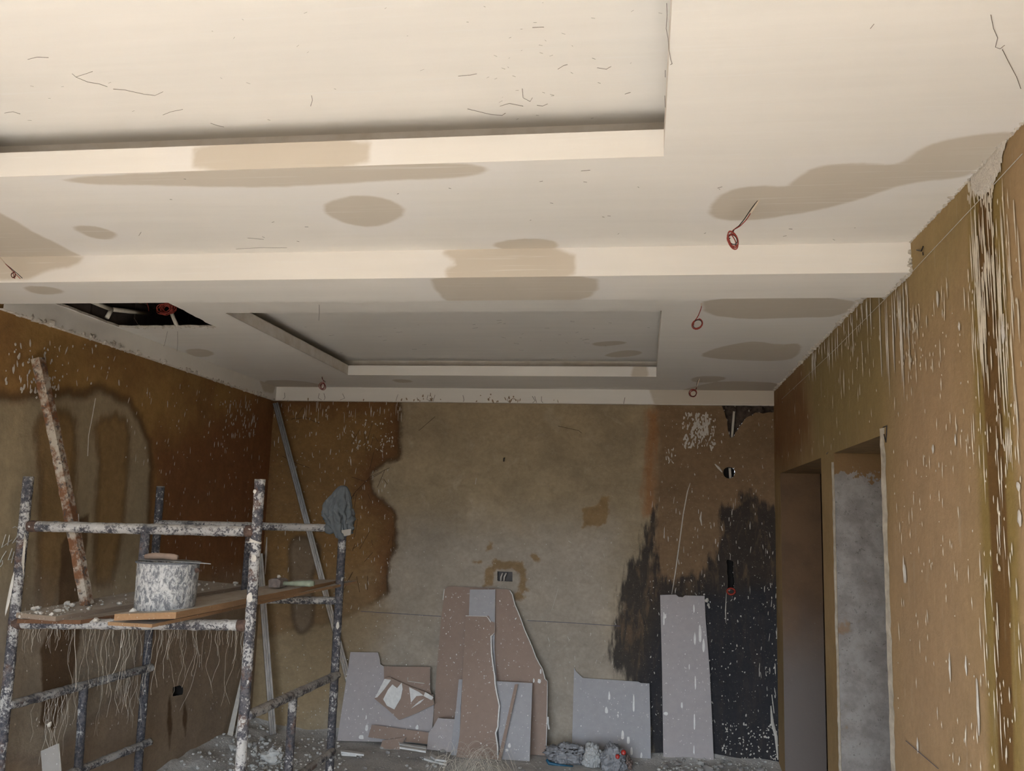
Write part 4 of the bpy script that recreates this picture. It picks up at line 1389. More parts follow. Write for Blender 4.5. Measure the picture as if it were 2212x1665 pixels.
# ---- timber pole leaning on the left wall
pb0, pt0 = at(188, 1306, 2, 1.185), pLW.p(70, 774, 0.03)
pm = NT('paint_flaked_timber', 0.85, 0.2)
c_ = pm.mix(pm.ramp(pm.noise(14, 5, 0.65), 0.40, 0.58), (0.40, 0.345, 0.28, 1), (0.165, 0.075, 0.035, 1))
c_ = pm.mix(pm.ramp(pm.noise(34, 5, 0.7), 0.54, 0.60, 0, 0.9), c_, (0.09, 0.075, 0.065, 1))
pm.bump(pm.noise(40, 5, 0.7), 0.5, 0.006)
PM = pm.done(c_)
m_ = MB()
d_, u_, w_ = basis(pt0 - pb0)
n = 40
vs, fs = [], []
rd = random.Random(8)
for i in range(n + 1):
    k = i / n
    q = pb0 + (pt0 - pb0) * k + np.array([0, 0.012, 0.0]) * math.sin(math.pi * k)
    for (sa, sb) in ((-1, -1), (1, -1), (1, 1), (-1, 1)):
        r_ = 0.022 * (1 + rd.uniform(-0.06, 0.06))
        vs.append(q + u_ * sa * r_ + w_ * sb * r_)
for i in range(n):
    for k in range(4):
        fs.append((4 * i + k, 4 * i + (k + 1) % 4, 4 * i + 4 + (k + 1) % 4, 4 * i + 4 + k))
fs += [(3, 2, 1, 0), (4 * n, 4 * n + 1, 4 * n + 2, 4 * n + 3)]
m_.add(vs, fs)
put_props(m_.build('timber_pole', PM, None, pb0), 'flaking timber pole slanting from the planks up to the left wall', 'pole')

# ---- grey cloth over the rear right leg
def cloth():
    top = ba.p(745, 1052)
    m = NT('grey_work_cloth', 0.95, 0.1)
    c = m.value_mod((0.128, 0.138, 0.142, 1), m.noise(14, 4), 0.75, 1.25)
    c = m.mix(m.ramp(m.noise(40, 4, 0.7), 0.66, 0.74, 0, 0.6), c, (0.26, 0.26, 0.25, 1))
    mat = m.done(c)
    t = thing('work_cloth', (RB_T[0], YBK, top[2] - 0.28), 'crumpled grey work cloth draped over the top of a scaffold leg', 'cloth')
    nu, nv = 110, 70
    H = 0.27
    vs, fs = [], []
    for j in range(nv + 1):
        k = j / nv
        for i in range(nu):
            a = 2 * math.pi * i / nu
            prof = 0.010 + 0.070 * min(1, (k / 0.42)) ** 0.5 - 0.012 * max(0, k - 0.6) / 0.4
            fold = 1 + 0.16 * math.sin(5 * a + 2.2 * k + 1.0) * k + 0.10 * math.sin(11 * a - 4 * k) * k
            qv = Vector((math.cos(a) * 1.6, math.sin(a) * 1.6, k * 2.6))
            nz = (mnoise.noise(qv * 1.3) * 0.35 + (0.5 - abs(mnoise.noise(qv * 2.6)) * 1.6) * 0.38 + (0.4 - abs(mnoise.noise(qv * 5.5)) * 1.5) * 0.14) * min(1, k * 1.8)
            r = prof * (fold + nz)
            hem = 0.035 * math.sin(2 * a + 0.6) * k ** 3 + 0.03 * mnoise.noise(Vector((a, 3, 1))) * k ** 3
            x = r * math.cos(a) * 0.88 + (-0.012 - 0.026 * math.sin(k * 2.6)) + 0.02 * k * k
            y = r * math.sin(a) * 0.8
            vs.append((RB_T[0] + x, YBK + y, top[2] + 0.006 - H * k + hem + 0.012 * mnoise.noise(Vector((a * 2, k * 8, 7))) * k))
    for j in range(nv):
        for i in range(nu):
            fs.append((j * nu + i, j * nu + (i + 1) % nu, (j + 1) * nu + (i + 1) % nu, (j + 1) * nu + i))
    fs.append(tuple(range(nu - 1, -1, -1)))
    m_ = MB(); m_.add(vs, fs)
    o = m_.build('drape', mat, t, smooth=True)
    sm = o.modifiers.new('thickness', 'SOLIDIFY'); sm.thickness = 0.003
    # the tail wrapped round the rail
    m_ = MB()
    p0 = RB_R + np.array([-0.10, 0, 0.0]); p1 = RB_R + np.array([-0.02, 0, 0.0])
    m_.pipe(p0, p1, 0.031, 0.45, 18, 0.006, 3.3, 30)
    m_.build('wrapped_tail', mat, t, smooth=True)
    m_ = MB()
    q = [ba.p(744, 1145), ba.p(765, 1142), ba.p(764, 1155), ba.p(747, 1158)]
    q = [p_ + np.array([0, -0.055, 0]) for p_ in q]
    m_.prism(q, (0, 0.004, 0)); m_.build('pale_hem', simple('pale_hem', (0.33, 0.30, 0.26, 1), 0.95), o)


cloth()

# ------------------------------------------------------------------ galvanised studs leaning in the corner
GALV = NT('galvanised_steel', 0.26, 0.5, 0.9)
_c = GALV.value_mod((0.27, 0.285, 0.305, 1), GALV.noise(14, 4, 0.6, (4, 4, 0.6)), 0.6, 1.3)
GALV = GALV.done(_c)


def stud(p0, p1, w, d, face, label):
    """C-shaped channel from p0 (bottom) to p1 (top)"""
    p0, p1 = np.asarray(p0, float), np.asarray(p1, float)
    ax = (p1 - p0) / np.linalg.norm(p1 - p0)
    f = np.asarray(face, float); f = f - ax * (f @ ax); f /= np.linalg.norm(f)
    s = np.cross(ax, f)
    th = 0.0016
    outer = [(-w / 2 + 0.008, d), (-w / 2, d), (-w / 2, 0), (-w * 0.18, 0), (-w * 0.14, 0.003), (w * 0.14, 0.003), (w * 0.18, 0), (w / 2, 0), (w / 2, d), (w / 2 - 0.008, d)]
    inner = [(-w / 2 + 0.008, d - th), (-w / 2 + th, d - th), (-w / 2 + th, th), (-w * 0.18, th), (-w * 0.14, 0.003 + th), (w * 0.14, 0.003 + th), (w * 0.18, th), (w / 2 - th, th), (w / 2 - th, d - th), (w / 2 - 0.008, d - th)]
    prof = outer + inner[::-1]
    m_ = MB()
    m_.prism([p0 + s * a - f * b for a, b in prof], p1 - p0)
    return put_props(m_.build('metal_stud', GALV, None, p0), label, 'metal stud')


s0 = at(766, 1612, 2, 0.0); s0[1] = 6.66; s0[2] = 0.0
stud(s0, (DROP_X + 0.03, 6.63, 2.52), 0.044, 0.03, (0.55, -1, 0), 'long galvanised steel stud slanting across the back left corner')
q0 = at(590, 1586, 2, 0.03)
q1 = pLW.p(549, 1195, 0.045)
stud(q0, q1, 0.046, 0.03, (0.6, -1, 0), 'galvanised steel stud standing upright behind the front scaffold leg')

# ------------------------------------------------------------------ plasterboard offcuts
DAB = simple('white_plaster_dab', (0.78, 0.76, 0.72, 1), 0.9, 40)


def board_material(name, a, b, flecks=0.7):
    m = NT(name, 0.85, 0.2)
    c = m.mix(m.noise(3.0, 4), a, b)
    c = m.mix(m.ramp(m.noise(70, 2, 0.5), 0.69, 0.72, 0, flecks), c, (0.74, 0.72, 0.68, 1))
    c = m.value_mod(c, m.noise(25, 4), 0.94, 1.05)
    return m.done(c)


BR_BROWN = board_material('brown_board_paper', (0.335, 0.245, 0.195, 1), (0.285, 0.208, 0.165, 1))
BR_GREY = board_material('grey_board_paper', (0.40, 0.388, 0.392, 1), (0.36, 0.348, 0.352, 1))
BR_PINK = board_material('dusty_board_paper', (0.44, 0.405, 0.40, 1), (0.385, 0.345, 0.33, 1), 0.8)
GYP = simple('gypsum_core', (0.74, 0.725, 0.69, 1), 0.95, 40, 0.85, 1.08, bump=0.4)


def board(poly, base, ytop, mat, label, th=0.0125, y0=None, edge=(), group='plasterboard offcuts leaning on the back wall', jag=0.0, seed=1):
    """outline pixels on a leaning plane that stands on the floor at base px and leans to depth ytop at its top"""
    b = at(base[0], base[1], 2, 0.0)
    yb = b[1] if y0 is None else y0
    top = min(p[1] for p in poly)
    tz = at(poly[0][0], top, 1, ytop)[2]
    slope = (ytop - yb) / max(tz, 0.05)          # dy per dz
    c = np.array([0, 0, CAM_Z])
    pts = []
    rd = random.Random(seed)
    for (x, y) in poly:
        d = _rt * (x - W_PX / 2) - _up * (y - H_PX / 2) + _fwd * F_PX
        # plane: Y = yb + slope * Z
        k = (yb + slope * c[2] - c[1]) / (d[1] - slope * d[2])
        q = c + d * k
        q[2] = max(q[2], 0.004)
        q[1] = yb + slope * q[2]
        pts.append(q)
    nrm = np.array([0, 1.0, -slope]); nrm /= np.linalg.norm(nrm)
    t = thing('plasterboard_offcut', (np.mean([p[0] for p in pts]), yb, 0), label, 'plasterboard', group)
    m_ = MB()
    n = len(pts)
    m_.add(pts, [tuple(range(n))])
    m_.add([p + nrm * 0.0008 for p in pts], [tuple(range(n))])
    face = m_.build('face_paper', mat, t)
    m_ = MB()
    m_.prism([p + nrm * 0.0009 for p in pts], nrm * th)
    m_.build('gypsum_core', GYP, t)
    # torn white rim along given outline stretch
    for run in edge:
        m_ = MB()
        path = []
        for i, (x, y, w) in enumerate(run):
            d = _rt * (x - W_PX / 2) - _up * (y - H_PX / 2) + _fwd * F_PX
            k = (yb + slope * c[2] - c[1]) / (d[1] - slope * d[2])
            path.append((c + d * k - nrm * 0.0015, w))
        L, R = [], []
        for q, w in path:
            L.append(q + np.array([-w, 0, 0])); R.append(q)
        vs, fs = [], []
        for l, r in zip(L, R):
            vs += [l, r]
        for i in range(len(path) - 1):
            fs.append((2 * i, 2 * i + 1, 2 * i + 3, 2 * i + 2))
        m_.add(vs, fs)
        m_.add([v + nrm * 0.002 for v in map(np.array, vs)], fs)
        m_.build('torn_edge', GYP, face)

    def on(x, y, off=0.002):
        d = _rt * (x - W_PX / 2) - _up * (y - H_PX / 2) + _fwd * F_PX
        k = (yb + slope * c[2] - c[1]) / (d[1] - slope * d[2])
        return c + d * k - nrm * off
    return face, on, -nrm


def dabs(t, on, nrm, items, mat=DAB):
    m_ = MB()
    random.seed(len(items))
    for (x, y, L, W) in items:
        m_.splat(on(x, y, 0.0012), nrm, (0, 0, 1), L, W, 0.002, 9, 0.2)
    put_props(m_.build('plaster_splash', mat, t), kind='stuff')


def random_dabs(box, n, seed, s=(0.0015, 0.0045)):
    rd = random.Random(seed)
    return [(rd.uniform(box[0], box[2]), rd.uniform(box[1], box[3]), rd.uniform(*s) * rd.choice((1, 1, 1.6)), rd.uniform(*s)) for _ in range(int(n * 0.55))]


t, on, nn = board([(757, 1408), (816, 1409), (820, 1422), (821, 1434), (828, 1438), (833, 1448), (832, 1462), (850, 1490), (936, 1500), (937, 1530), (931, 1605), (728, 1601)],
                  (730, 1601), 6.69, BR_PINK, 'broad pinkish grey plasterboard leaning at the left end of the pile')
dabs(t, on, nn, random_dabs((745, 1420, 925, 1600), 130, 1) + [(792, 1575, 0.035, 0.012), (901, 1572, 0.022, 0.013), (791, 1550, 0.02, 0.006), (780, 1593, 0.02, 0.02)])
t, on, nn = board([(829, 1439), (929, 1440), (929, 1490), (936, 1512), (880, 1520), (830, 1500)], (880, 1604), 6.64, BR_BROWN, 'small brown square of plasterboard behind the torn piece', y0=6.58)
m_ = MB(); m_.sweep([on(881, 1463), on(881, 1471), on(917, 1476)], 0.0035, 6); put_props(m_.build('plaster_splash', PLASTER_W, t), kind='stuff')
t, on, nn = board([(831, 1465), (840, 1462), (868, 1475), (884, 1482), (912, 1492), (935, 1503), (938, 1521), (900, 1540), (862, 1555), (835, 1530), (809, 1509)],
                  (870, 1612), 6.58, BR_BROWN, 'torn diamond of plasterboard with white gypsum showing', y0=6.50)
for poly in ([(831, 1466), (845, 1468), (838, 1478), (829, 1490), (815, 1506), (810, 1507)], [(848, 1478), (858, 1486), (868, 1474), (870, 1488), (866, 1508), (852, 1532), (836, 1524), (828, 1510), (838, 1490)],
             [(884, 1484), (905, 1494), (915, 1502), (900, 1503), (888, 1517), (886, 1500)], [(906, 1514), (917, 1509), (908, 1518), (888, 1530)], [(919, 1494), (937, 1506), (932, 1512), (915, 1503)]):
    m_ = MB(); m_.prism([on(x, y, 0.004) for x, y in poly], -nn * 0.003); m_.build('torn_gypsum', GYP, t)
t, on, nn = board([(803, 1565), (926, 1582), (923, 1607), (795, 1592)], (860, 1618), 6.52, BR_BROWN, 'low brown strip of plasterboard propped along the foot of the pile', y0=6.47)
dabs(t, on, nn, random_dabs((805, 1570, 920, 1600), 25, 3))
t, on, nn = board([(826, 1599), (876, 1592), (862, 1626), (820, 1620)], (845, 1628), 6.46, BR_BROWN, 'small brown scrap of plasterboard on the floor before the pile', y0=6.42)

t, on, nn = board([(961, 1272), (968, 1266), (1016, 1268), (1069, 1270), (1090, 1400), (1100, 1632), (930, 1628), (935, 1574), (943, 1451), (953, 1334)],
                  (1000, 1612), 6.70, BR_BROWN, 'tall brown plasterboard with a clipped corner at the back of the pile', y0=6.60)
dabs(t, on, nn, random_dabs((955, 1280, 1005, 1460), 60, 5))
m_ = MB(); m_.sweep([on(960, 1272), on(957, 1296)], 0.003, 5); m_.build('torn_edge', GYP, t)
rightedge = [(1107, 1283), (1113, 1306), (1120, 1322), (1127, 1340), (1134, 1360), (1141, 1376), (1150, 1396), (1158, 1418), (1166, 1434), (1172, 1443), (1176, 1457), (1178, 1466), (1183, 1471)]
t, on, nn = board([(1050, 1270), (1100, 1273)] + rightedge + [(1180, 1636), (1060, 1632)], (1130, 1630), 6.66, BR_BROWN,
                  'large brown plasterboard with a ragged slanting right edge', y0=6.54, edge=[[(x, y, 0.006) for x, y in [(1102, 1275)] + rightedge], [(1183, 1471, 0.003), (1182, 1560, 0.004), (1180, 1634, 0.004)]])
dabs(t, on, nn, random_dabs((1075, 1290, 1125, 1460), 30, 6) + [(1165, 1471, 0.016, 0.012), (1153, 1470, 0.016, 0.006), (1168, 1450, 0.022, 0.006)])
m_ = MB(); m_.sweep([on(1184, 1548), on(1184, 1562), on(1186, 1575)], 0.006, 6); m_.build('gypsum_flake', GYP, t)
t, on, nn = board([(1015, 1273), (1070, 1273), (1068, 1400), (1075, 1500), (1080, 1620), (1000, 1620), (1010, 1400)], (1040, 1620), 6.63, BR_GREY, 'grey plasterboard showing its top between the brown boards', y0=6.50)
lefttorn = [(1056, 1331), (1060, 1342)]
edge7 = [(1069, 1345), (1069, 1366), (1062, 1374), (1063, 1409), (1066, 1435), (1070, 1460), (1071, 1478), (1074, 1496), (1080, 1524), (1077, 1560), (1077, 1569), (1072, 1583), (1076, 1610), (1077, 1641)]
t, on, nn = board([(1006, 1329), (1056, 1330), (1060, 1341)] + edge7 + [(985, 1637), (993, 1588), (999, 1467)], (1030, 1640), 6.60, BR_BROWN,
                  'front brown plasterboard with a torn white right edge', edge=[[(x, y, 0.009 if y > 1370 else 0.001) for x, y in edge7], [(1052, 1331, 0.004), (1058, 1338, 0.008), (1061, 1344, 0.006)]])
dabs(t, on, nn, random_dabs((1005, 1340, 1065, 1620), 40, 7))
m_ = MB(); m_.sweep([on(1006, 1330), on(1052, 1331)], 0.0022, 5); m_.build('torn_edge', GYP, t)
t, on, nn = board([(946, 1551), (982, 1553), (976, 1633), (922, 1618), (926, 1582), (933, 1574)], (950, 1627), 6.50, BR_PINK, 'grey trapezoid scrap of plasterboard at the foot of the tall boards', y0=6.45)
dabs(t, on, nn, random_dabs((930, 1560, 975, 1625), 25, 8))
t, on, nn = board([(991, 1467), (999, 1467), (995, 1530), (993, 1588), (988, 1634), (974, 1631), (977, 1588), (985, 1530)], (982, 1634), 6.55, BR_GREY, 'narrow pale blue-grey plasterboard strip leaning on the front brown board', y0=6.38)
t, on, nn = board([(1070, 1471), (1150, 1475), (1147, 1560), (1144, 1645), (1081, 1641)], (1110, 1643), 6.52, BR_GREY, 'knee-high blue-grey plasterboard behind a thin brown strip', y0=None)
dabs(t, on, nn, random_dabs((1085, 1480, 1145, 1635), 30, 9) + [(1100, 1612, 0.024, 0.011), (1095, 1620, 0.010, 0.010)])
t, on, nn = board([(1112, 1478), (1119, 1477), (1082, 1643), (1075, 1642)], (1079, 1643), 6.47, BR_BROWN, 'thin brown plasterboard strip slanting across the knee-high grey board', y0=6.32)
t, on, nn = board([(1240, 1442), (1246, 1452), (1259, 1464), (1379, 1472), (1384, 1475), (1403, 1476), (1405, 1560), (1406, 1640), (1235, 1632)], (1330, 1637), 6.70, BR_GREY,
                  'squarish grey plasterboard with a torn pointed top left corner')
dabs(t, on, nn, random_dabs((1245, 1480, 1400, 1630), 40, 10) + [(1316, 1505, 0.042, 0.008), (1310, 1535, 0.028, 0.012), (1369, 1530, 0.10, 0.007), (1345, 1590, 0.045, 0.012), (1357, 1600, 0.035, 0.011), (1364, 1625, 0.035, 0.009), (1385, 1632, 0.022, 0.008), (1335, 1546, 0.013, 0.004)])
t, on, nn = board([(1426, 1285), (1460, 1284), (1466, 1289), (1475, 1290), (1480, 1286), (1522, 1287), (1524, 1334), (1533, 1446), (1538, 1550), (1542, 1645), (1433, 1642), (1430, 1440), (1428, 1360)], (1490, 1645), 6.71, BR_PINK,
                  'tall narrow grey plasterboard standing alone against the sooty wall')
dabs(t, on, nn, random_dabs((1435, 1300, 1535, 1640), 60, 11) + [(1512, 1370, 0.08, 0.010), (1520, 1395, 0.045, 0.010), (1501, 1380, 0.045, 0.008), (1434, 1335, 0.05, 0.006), (1436, 1330, 0.018, 0.012),
     (1499, 1315, 0.03, 0.006), (1502, 1475, 0.05, 0.006), (1473, 1523, 0.02, 0.008), (1500, 1560, 0.06, 0.005), (1438, 1541, 0.012, 0.014), (1499, 1620, 0.03, 0.005), (1489, 1440, 0.02, 0.004)])
m_ = MB()
for (x, y, r) in ((1527, 1296, 0.016), (1530, 1306, 0.014), (1521, 1283, 0.008), (1532, 1311, 0.010)):
    q = on(x, y, 0.0); m_.chunk((q[0], q[1], q[2] - r), r, 1.0, x)
m_.build('plaster_lump', PLASTER_W, t)
t, on, nn = board([(88, 1622), (124, 1606), (132, 1700), (98, 1760)], (110, 1790), 3.99, board_material('dusty_tan_board', (0.27, 0.25, 0.23, 1), (0.23, 0.21, 0.19, 1)), 'grey plasterboard scrap standing low behind the scaffold by the left wall', y0=3.90, group=None)

# white strips on the floor and by the scaffold leg
for lab, pts in (('lower white plasterboard sliver lying left of the boards', [(736, 1624), (738, 1628), (770, 1630), (772, 1626)]),
                 ('upper white plasterboard sliver lying left of the boards', [(736, 1619), (760, 1621), (788, 1626), (786, 1629), (737, 1623)]),
                 ('topmost white layered sliver beside the low brown strip', [(862, 1603), (921, 1612), (921, 1616), (864, 1607)]),
                 ('middle white layered sliver beside the low brown strip', [(864, 1609), (922, 1618), (920, 1622), (863, 1613)]),
                 ('crumbling white sliver before the grey trapezoid scrap', [(916, 1632), (932, 1636), (966, 1644), (964, 1650), (930, 1642), (915, 1637)]),
                 ('upper crumbling white sliver against the grey trapezoid scrap', [(932, 1627), (944, 1634), (965, 1637), (964, 1642), (940, 1639), (930, 1632)])):
    lift = 0.06 if 'layered' in lab else (0.02 if 'upper' in lab else 0.0)
    q = [at(x, y, 2, 0.014 + lift) for x, y in pts]
    m_ = MB(); m_.prism(q, (0, 0, -0.012)); put_props(m_.build('gypsum_sliver', GYP, None, np.mean(q, 0)), lab, 'sliver')
a0, a1 = pLW.p(529, 1402, 0.02), at(500, 1600, 2, 0.03)
for lab, dx, w in (('wide pale gypsum strip leaning in the back left corner', -0.02, 0.022), ('thin pale gypsum strip leaning in the back left corner', 0.035, 0.010)):
    m_ = MB()
    e = np.array([dx, 0, 0])
    m_.prism([a0 + np.array([0.0, 0, 0]), a0 + np.array([w * 0.8, 0, 0]) + e * 0.2, a1 + e + np.array([w, 0, 0]), a1 + e - np.array([w, 0, 0])], (0, 0.006, 0))
    put_props(m_.build('gypsum_strip', PLASTER_W, None, a1 + e), lab, 'strip')

# ------------------------------------------------------------------ plastic bags
def bag_material(name, a, b):
    m = NT(name, 0.35, 0.5)
    c = m.mix(m.noise(12, 5, 0.6), a, b)
    m.bump(m.noise(22, 4, 0.6, None, 1.5), 0.5, 0.02)
    m.bsdf.inputs['Transmission Weight'].default_value = 0.15
    return m.done(c)


def bag(name, c, rx, ry, rz, mat, label, seed, cat='bag', extra=None):
    bm = bmesh.new()
    bmesh.ops.create_icosphere(bm, subdivisions=5, radius=1.0)
    vs = []
    for v in bm.verts:
        p = v.co.normalized()
        q = p * 2.0 + Vector((seed * 3.1, seed, 0))
        n1 = mnoise.noise(q * 0.9)
        n2 = 1 - abs(mnoise.noise(q * 1.9)) * 2
        n3 = 1 - abs(mnoise.noise(q * 4.2)) * 2
        n4 = 1 - abs(mnoise.noise(q * 8.0)) * 2
        r = 1 + 0.32 * n1 + 0.26 * n2 + 0.13 * n3 + 0.02 * n4 - 0.27
        z = max(p.z * r, -0.55) + 0.55
        vs.append((c[0] + p.x * r * rx, c[1] + p.y * r * ry, c[2] + z * rz))
    fs = [tuple(v.index for v in f.verts) for f in bm.faces]
    bm.free()
    t = thing(name, c, label, cat, None)
    m_ = MB(); m_.add(vs, fs)
    return m_.build('crumpled_body', mat, t, smooth=True)


BAG_G = bag_material('grey_film', (0.34, 0.335, 0.34, 1), (0.24, 0.238, 0.245, 1))
BAG_W = bag_material('clear_white_film', (0.55, 0.54, 0.52, 1), (0.40, 0.40, 0.39, 1))
b1 = at(1222, 1648, 2, 0.0)
t = bag('plastic_bag', (b1[0], b1[1], 0.004), 0.145, 0.07, 0.082, BAG_G, 'crumpled grey plastic bag with a blue edge on the floor', 1)
m_ = MB(); m_.sweep([at(x, y, 1, b1[1] - 0.075) for x, y in ((1181, 1640), (1186, 1648), (1205, 1652), (1238, 1655))], [0.008, 0.011, 0.009, 0.004], 8, 0.4, 40)
m_.build('blue_edge', simple('blue_film', (0.02, 0.10, 0.17, 1), 0.4), t, smooth=True)
m_ = MB()
rd = random.Random(6)
for _ in range(14):
    x, y = rd.uniform(1188, 1260), 1623 + rd.uniform(-8, 6)
    m_.splat(at(x, y, 1, b1[1] - 0.062), (0, -1, 0), (1, 0, 0), rd.uniform(0.006, 0.012), 0.004, 0.004, 8)
put_props(m_.build('printed_marks', BLACK, t), kind='stuff')
b2 = at(1280, 1652, 2, 0.0)
bag('plastic_bag', (b2[0], b2[1] - 0.05, 0.004), 0.066, 0.05, 0.098, BAG_W, 'ball of clear white plastic film beside the grey bag', 4)
b3 = at(1324, 1662, 2, 0.0)
t = bag('plastic_bag', (b3[0], b3[1], 0.0), 0.085, 0.06, 0.105, BAG_G, 'grey plastic bag with red caps poking out in front of the square board', 7)
for (x, y, r) in ((1347, 1624, 0.017), (1334, 1633, 0.015)):
    m_ = MB(); q = at(x, y, 1, b3[1] - 0.045)
    m_.sweep([q + np.array([0, 0.02, -0.01]), q + np.array([0, -0.008, 0.0]), q + np.array([0, -0.012, 0.0])], [r, r, r * 0.7], 12); m_.build('red_cap', simple('red_plastic', (0.42, 0.03, 0.02, 1), 0.3), t, smooth=True)
b4 = at(1352, 1660, 2, 0.0)
m_ = MB()
vs_ = bag('crumpled_paper', (b4[0], b4[1], 0.0), 0.045, 0.05, 0.055, board_material('brown_crumpled_paper', (0.26, 0.19, 0.16, 1), (0.17, 0.12, 0.10, 1)), 'brown crumpled paper next to the red caps', 9, 'paper')

# ------------------------------------------------------------------ fibre strands
def fibre_material():
    m = NT('plaster_fibre', 0.8, 0.2)
    return m.done((0.60, 0.54, 0.45, 1))


FIB = fibre_material()


def strand(p, L, rd, curl=0.03, sway=(0, 0)):
    n = 12
    ax, ay = rd.uniform(-0.10, 0.10), rd.uniform(-0.10, 0.10)
    f1, f2, p1, p2 = rd.uniform(1, 3), rd.uniform(3, 7), rd.uniform(0, 6), rd.uniform(0, 6)
    out = []
    for i in range(n + 1):
        u = i / n
        w = L * (0.05 * math.sin(f1 * u * 2 + p1) + 0.010 * math.sin(f2 * u * 3 + p2)) * min(1, u * 4)
        x = max(p[0] + L * u * ax + w, XL + 0.012)
        out.append((x, p[1] + L * u * ay + w * 0.6, p[2] - L * u))
    return out


mb = MB()
rd = random.Random(51)
for k in range(120):
    f = rd.random()
    p = LF_M + (RF_M - LF_M) * f
    n_ = 1.0 if f > 0.25 else 0.4
    mb.sweep(strand(p + np.array([0, 0.01, -0.02]), (0.04 + 0.34 * rd.random() ** 1.7) * n_, rd, 0.05), rd.choice((0.00035, 0.0004, 0.0006)), 3, cap=False)
for pts in ([(156, 1355), (155, 1390), (158, 1430), (158, 1490)], [(259, 1358), (256, 1385), (253, 1420), (243, 1448), (237, 1458)], [(261, 1360), (262, 1376), (256, 1400)]):
    mb.sweep([fa.p(x, y) + np.array([0, 0.02, 0]) for x, y in pts], 0.0010, 4)
put_props(mb.build('fibre_strands', FIB), 'pale plaster fibres hanging from the front platform rail', 'fibres', None, 'stuff')
mb = MB()
for k in range(46):
    f = rd.choice((rd.uniform(0.22, 0.38), rd.uniform(0.72, 0.95), rd.uniform(0, 1)))
    p = LSF + (LSB - LSF) * f
    mb.sweep(strand(p + np.array([0, 0, -0.02]), rd.uniform(0.08, 0.34), rd, 0.05), rd.choice((0.0004, 0.0006, 0.0008)), 3, cap=False)
q = LSF + (LSB - LSF) * 0.27
mb.chunk((q[0] + 0.01, q[1] - 0.02, q[2] - 0.155), 0.014, 1.0, 3)
put_props(mb.build('fibre_strands', FIB), 'pale plaster fibres hanging from the left side rail', 'fibres', None, 'stuff')
mb = MB()
for k in range(7):
    p = [fa.p(x, y) for x, y in ((62 - k * 0.7, 1150 + k * 3), (60 - k, 1180), (56 - k, 1215 + 4 * k))]
    mb.sweep([q_ + np.array([0.004 * k, -0.03, 0]) for q_ in p], 0.0008, 3, cap=False)
put_props(mb.build('fibre_strands', FIB), 'few pale threads hanging along the front left scaffold leg', 'fibres', None, 'stuff')
# tuft of blond fibre on the floor before the boards
mb = MB()
tc_ = at(1000, 1672, 2, 0.0)
for k in range(110):
    a = rd.uniform(-0.5, 0.9)
    L, H = rd.uniform(0.08, 0.36), rd.uniform(0.05, 0.26) * (0.25 + 0.75 * rd.random())
    x0 = tc_[0] + rd.gauss(-0.05, 0.09)
    y0 = tc_[1] + rd.gauss(0, 0.04)
    pts = []
    for i in range(10):
        u = i / 9
        pts.append((x0 + L * u * math.cos(a) + 0.012 * mnoise.noise(Vector((u * 3, k, 0))), y0 + L * u * math.sin(a) * 0.5, 0.004 + H * 4 * u * (1 - u) * (0.8 + 0.4 * u)))
    mb.sweep(pts, rd.choice((0.0004, 0.0006, 0.0009)), 3, cap=False)
put_props(mb.build('fibre_tuft', FIB), 'tuft of blond plaster fibre on the floor before the boards', 'fibres', None, 'stuff')

# ------------------------------------------------------------------ rubble on the floor
RUB = [simple('rubble_gypsum', (0.56, 0.54, 0.50, 1), 0.95, 30, 0.75, 1.15, bump=0.6), simple('rubble_mortar', (0.36, 0.335, 0.31, 1), 0.95, 30, 0.7, 1.2, bump=0.6)]
protos = []
for k in range(8):
    m_ = MB(); m_.chunk((0, 0, 0), 1.0, 0.65, 100 + k)
    me = bpy.data.meshes.new('plaster_chunk')
    me.from_pydata(m_.v, [], m_.f); me.materials.append(RUB[0 if k < 5 else 1]); me.update()
    protos.append(me)


def floor_z(x, y):
    heap = 0.10 * max(0, 1 - (x - XL) / 0.55) ** 2 * max(0, min(1, (y - 4.6) / 1.2)) + \
        0.05 * max(0, 1 - (YB - y) / 0.22) ** 2 * (1 if x < -2.15 or x > -0.1 else 0.15)
    return heap * (0.7 + 0.6 * mnoise.noise(Vector((x * 5, y * 5, 0))))


def rubble(boxpx, n, size, label, group, seed):
    rd = random.Random(seed)
    k = 0
    while k < n:
        q = at(rd.uniform(boxpx[0], boxpx[2]), rd.uniform(boxpx[1], boxpx[3]), 2, 0.01)
        if not (XL + 0.05 < q[0] < XR - 0.04 and 4.0 < q[1] < YB - 0.04):
            k += 1
            continue
        s = size[0] + (size[1] - size[0]) * rd.random() ** 2
        o = bpy.data.objects.new('plaster_chunk', rd.choice(protos))
        o.location = (q[0], q[1], floor_z(q[0], q[1]))
        o.scale = (s, s, s)
        o.rotation_euler = (0, 0, rd.uniform(0, 6.28))
        COL.objects.link(o)
        put_props(o, label, 'rubble', group)
        k += 1


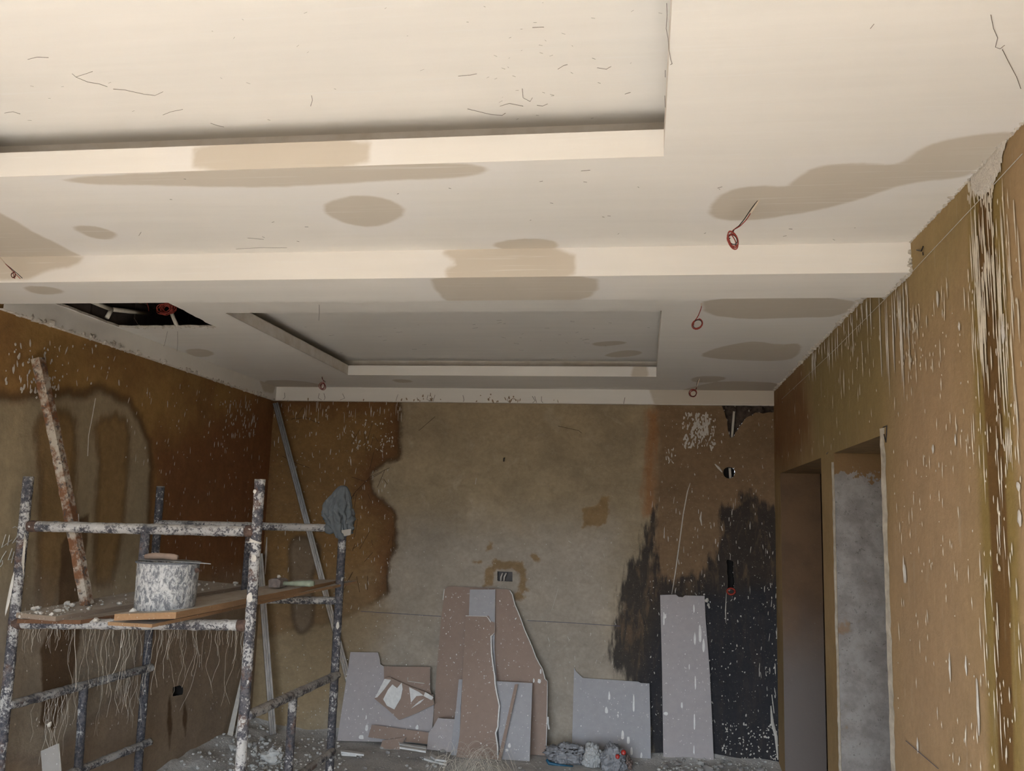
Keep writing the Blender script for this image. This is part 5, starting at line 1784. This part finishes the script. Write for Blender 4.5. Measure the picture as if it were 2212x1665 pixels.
rubble((1430, 1640, 1690, 1668), 46, (0.010, 0.034), 'plaster chunk in the rubble along the sooty wall', 'plaster chunks below the sooty wall', 61)
rubble((500, 1600, 640, 1700), 40, (0.012, 0.040), 'plaster chunk in the heap behind the scaffold', 'plaster chunks heaped behind the scaffold', 62)
rubble((740, 1610, 960, 1660), 30, (0.008, 0.022), 'plaster chunk on the floor left of the tall boards', 'plaster chunks before the left boards', 63)
rubble((1060, 1640, 1420, 1668), 16, (0.006, 0.014), 'plaster chunk on the bare floor between the boards and bags', 'plaster chunks around the bags', 64)
q = at(590, 1640, 2, 0.02)
bm = bmesh.new(); bmesh.ops.create_icosphere(bm, subdivisions=4, radius=1.0)
m_ = MB()
m_.add([(q[0] + 0.075 * v.co.x * (1 + 0.5 * mnoise.noise(v.co * 1.6) + 0.2 * mnoise.noise(v.co * 5)), q[1] + 0.06 * v.co.y * (1 + 0.5 * mnoise.noise(v.co * 1.6)),
         0.035 + 0.05 * max(v.co.z, -0.7) * (1 + 0.6 * mnoise.noise(v.co * 1.9) + 0.25 * mnoise.noise(v.co * 6))) for v in bm.verts], [tuple(v.index for v in f.verts) for f in bm.faces])
bm.free()
put_props(m_.build('plaster_block', RUB[0], None, (q[0], q[1], 0.01)), 'largest broken plaster block in the heap behind the scaffold', 'rubble')
cr = MB()
rd = random.Random(65)
for zone, n, (s0_, s1_) in (((1420, 1636, 1695, 1675), 500, (0.003, 0.012)), ((340, 1575, 740, 1720), 900, (0.003, 0.014)), ((735, 1600, 1430, 1690), 420, (0.002, 0.007)), ((500, 1600, 640, 1690), 350, (0.004, 0.020))):
    for _ in range(n):
        q = at(rd.uniform(zone[0], zone[2]), rd.uniform(zone[1], zone[3]), 2, 0.0)
        if XL + 0.02 < q[0] < XR - 0.02 and q[1] < YB - 0.015:
            cr.chunk((q[0], q[1], floor_z(q[0], q[1])), s0_ + (s1_ - s0_) * rd.random() ** 3, 0.7, rd.random())
put_props(cr.build('rubble_crumbs', RUB[0]), 'fine plaster crumbs strewn over the dusty floor', 'crumbs', None, 'stuff')

# ------------------------------------------------------------------ last small marks
rd = random.Random(88)
random.seed(88)
mb = MB()
for _ in range(46):
    x = rd.choice((rd.gauss(905, 20), rd.gauss(1050, 22), rd.gauss(1110, 14), rd.uniform(640, 1400)))
    y = 862 + (x - 585) * 0.0137 - abs(rd.gauss(2, 5))
    q = dB.p(x, y, -0.001)
    if ZE + 0.004 < q[2] < ZD - 0.01:
        mb.splat(q, nB, (rd.uniform(-0.5, 0.5), 0, 1), rd.uniform(0.004, 0.014), rd.uniform(0.002, 0.007), 0.002, 8, 0.35)
put_props(mb.build('mortar_smears', simple('mortar_smear', (0.30, 0.22, 0.15, 1), 0.95), t2), kind='stuff')
mb = MB()
for pts in ([(1911, 923), (1919, 919), (1917, 955), (1913, 938)], [(1791, 977), (1788, 981)], [(1984, 540), (1994, 542), (1998, 532)], [(1997, 545), (1998, 551)]):
    mb.sweep([pRW.p(x, y, -0.006) for x, y in pts], 0.0022, 5)
put_props(mb.build('binding_wire', BLACK, wall_right), kind='stuff')
mb = MB()
for pts in ([(290, 682), (298, 696), (305, 700)], [(362, 712), (356, 740), (345, 760)], [(384, 712), (384, 740), (382, 760)], [(262, 752), (262, 742), (276, 730)], [(690, 654), (690, 672), (689, 688)]):
    mb.sweep([pD.p(x, y, -0.01) for x, y in pts], 0.0008, 4)
put_props(mb.build('dust_threads', THREAD, ceiling), kind='stuff')
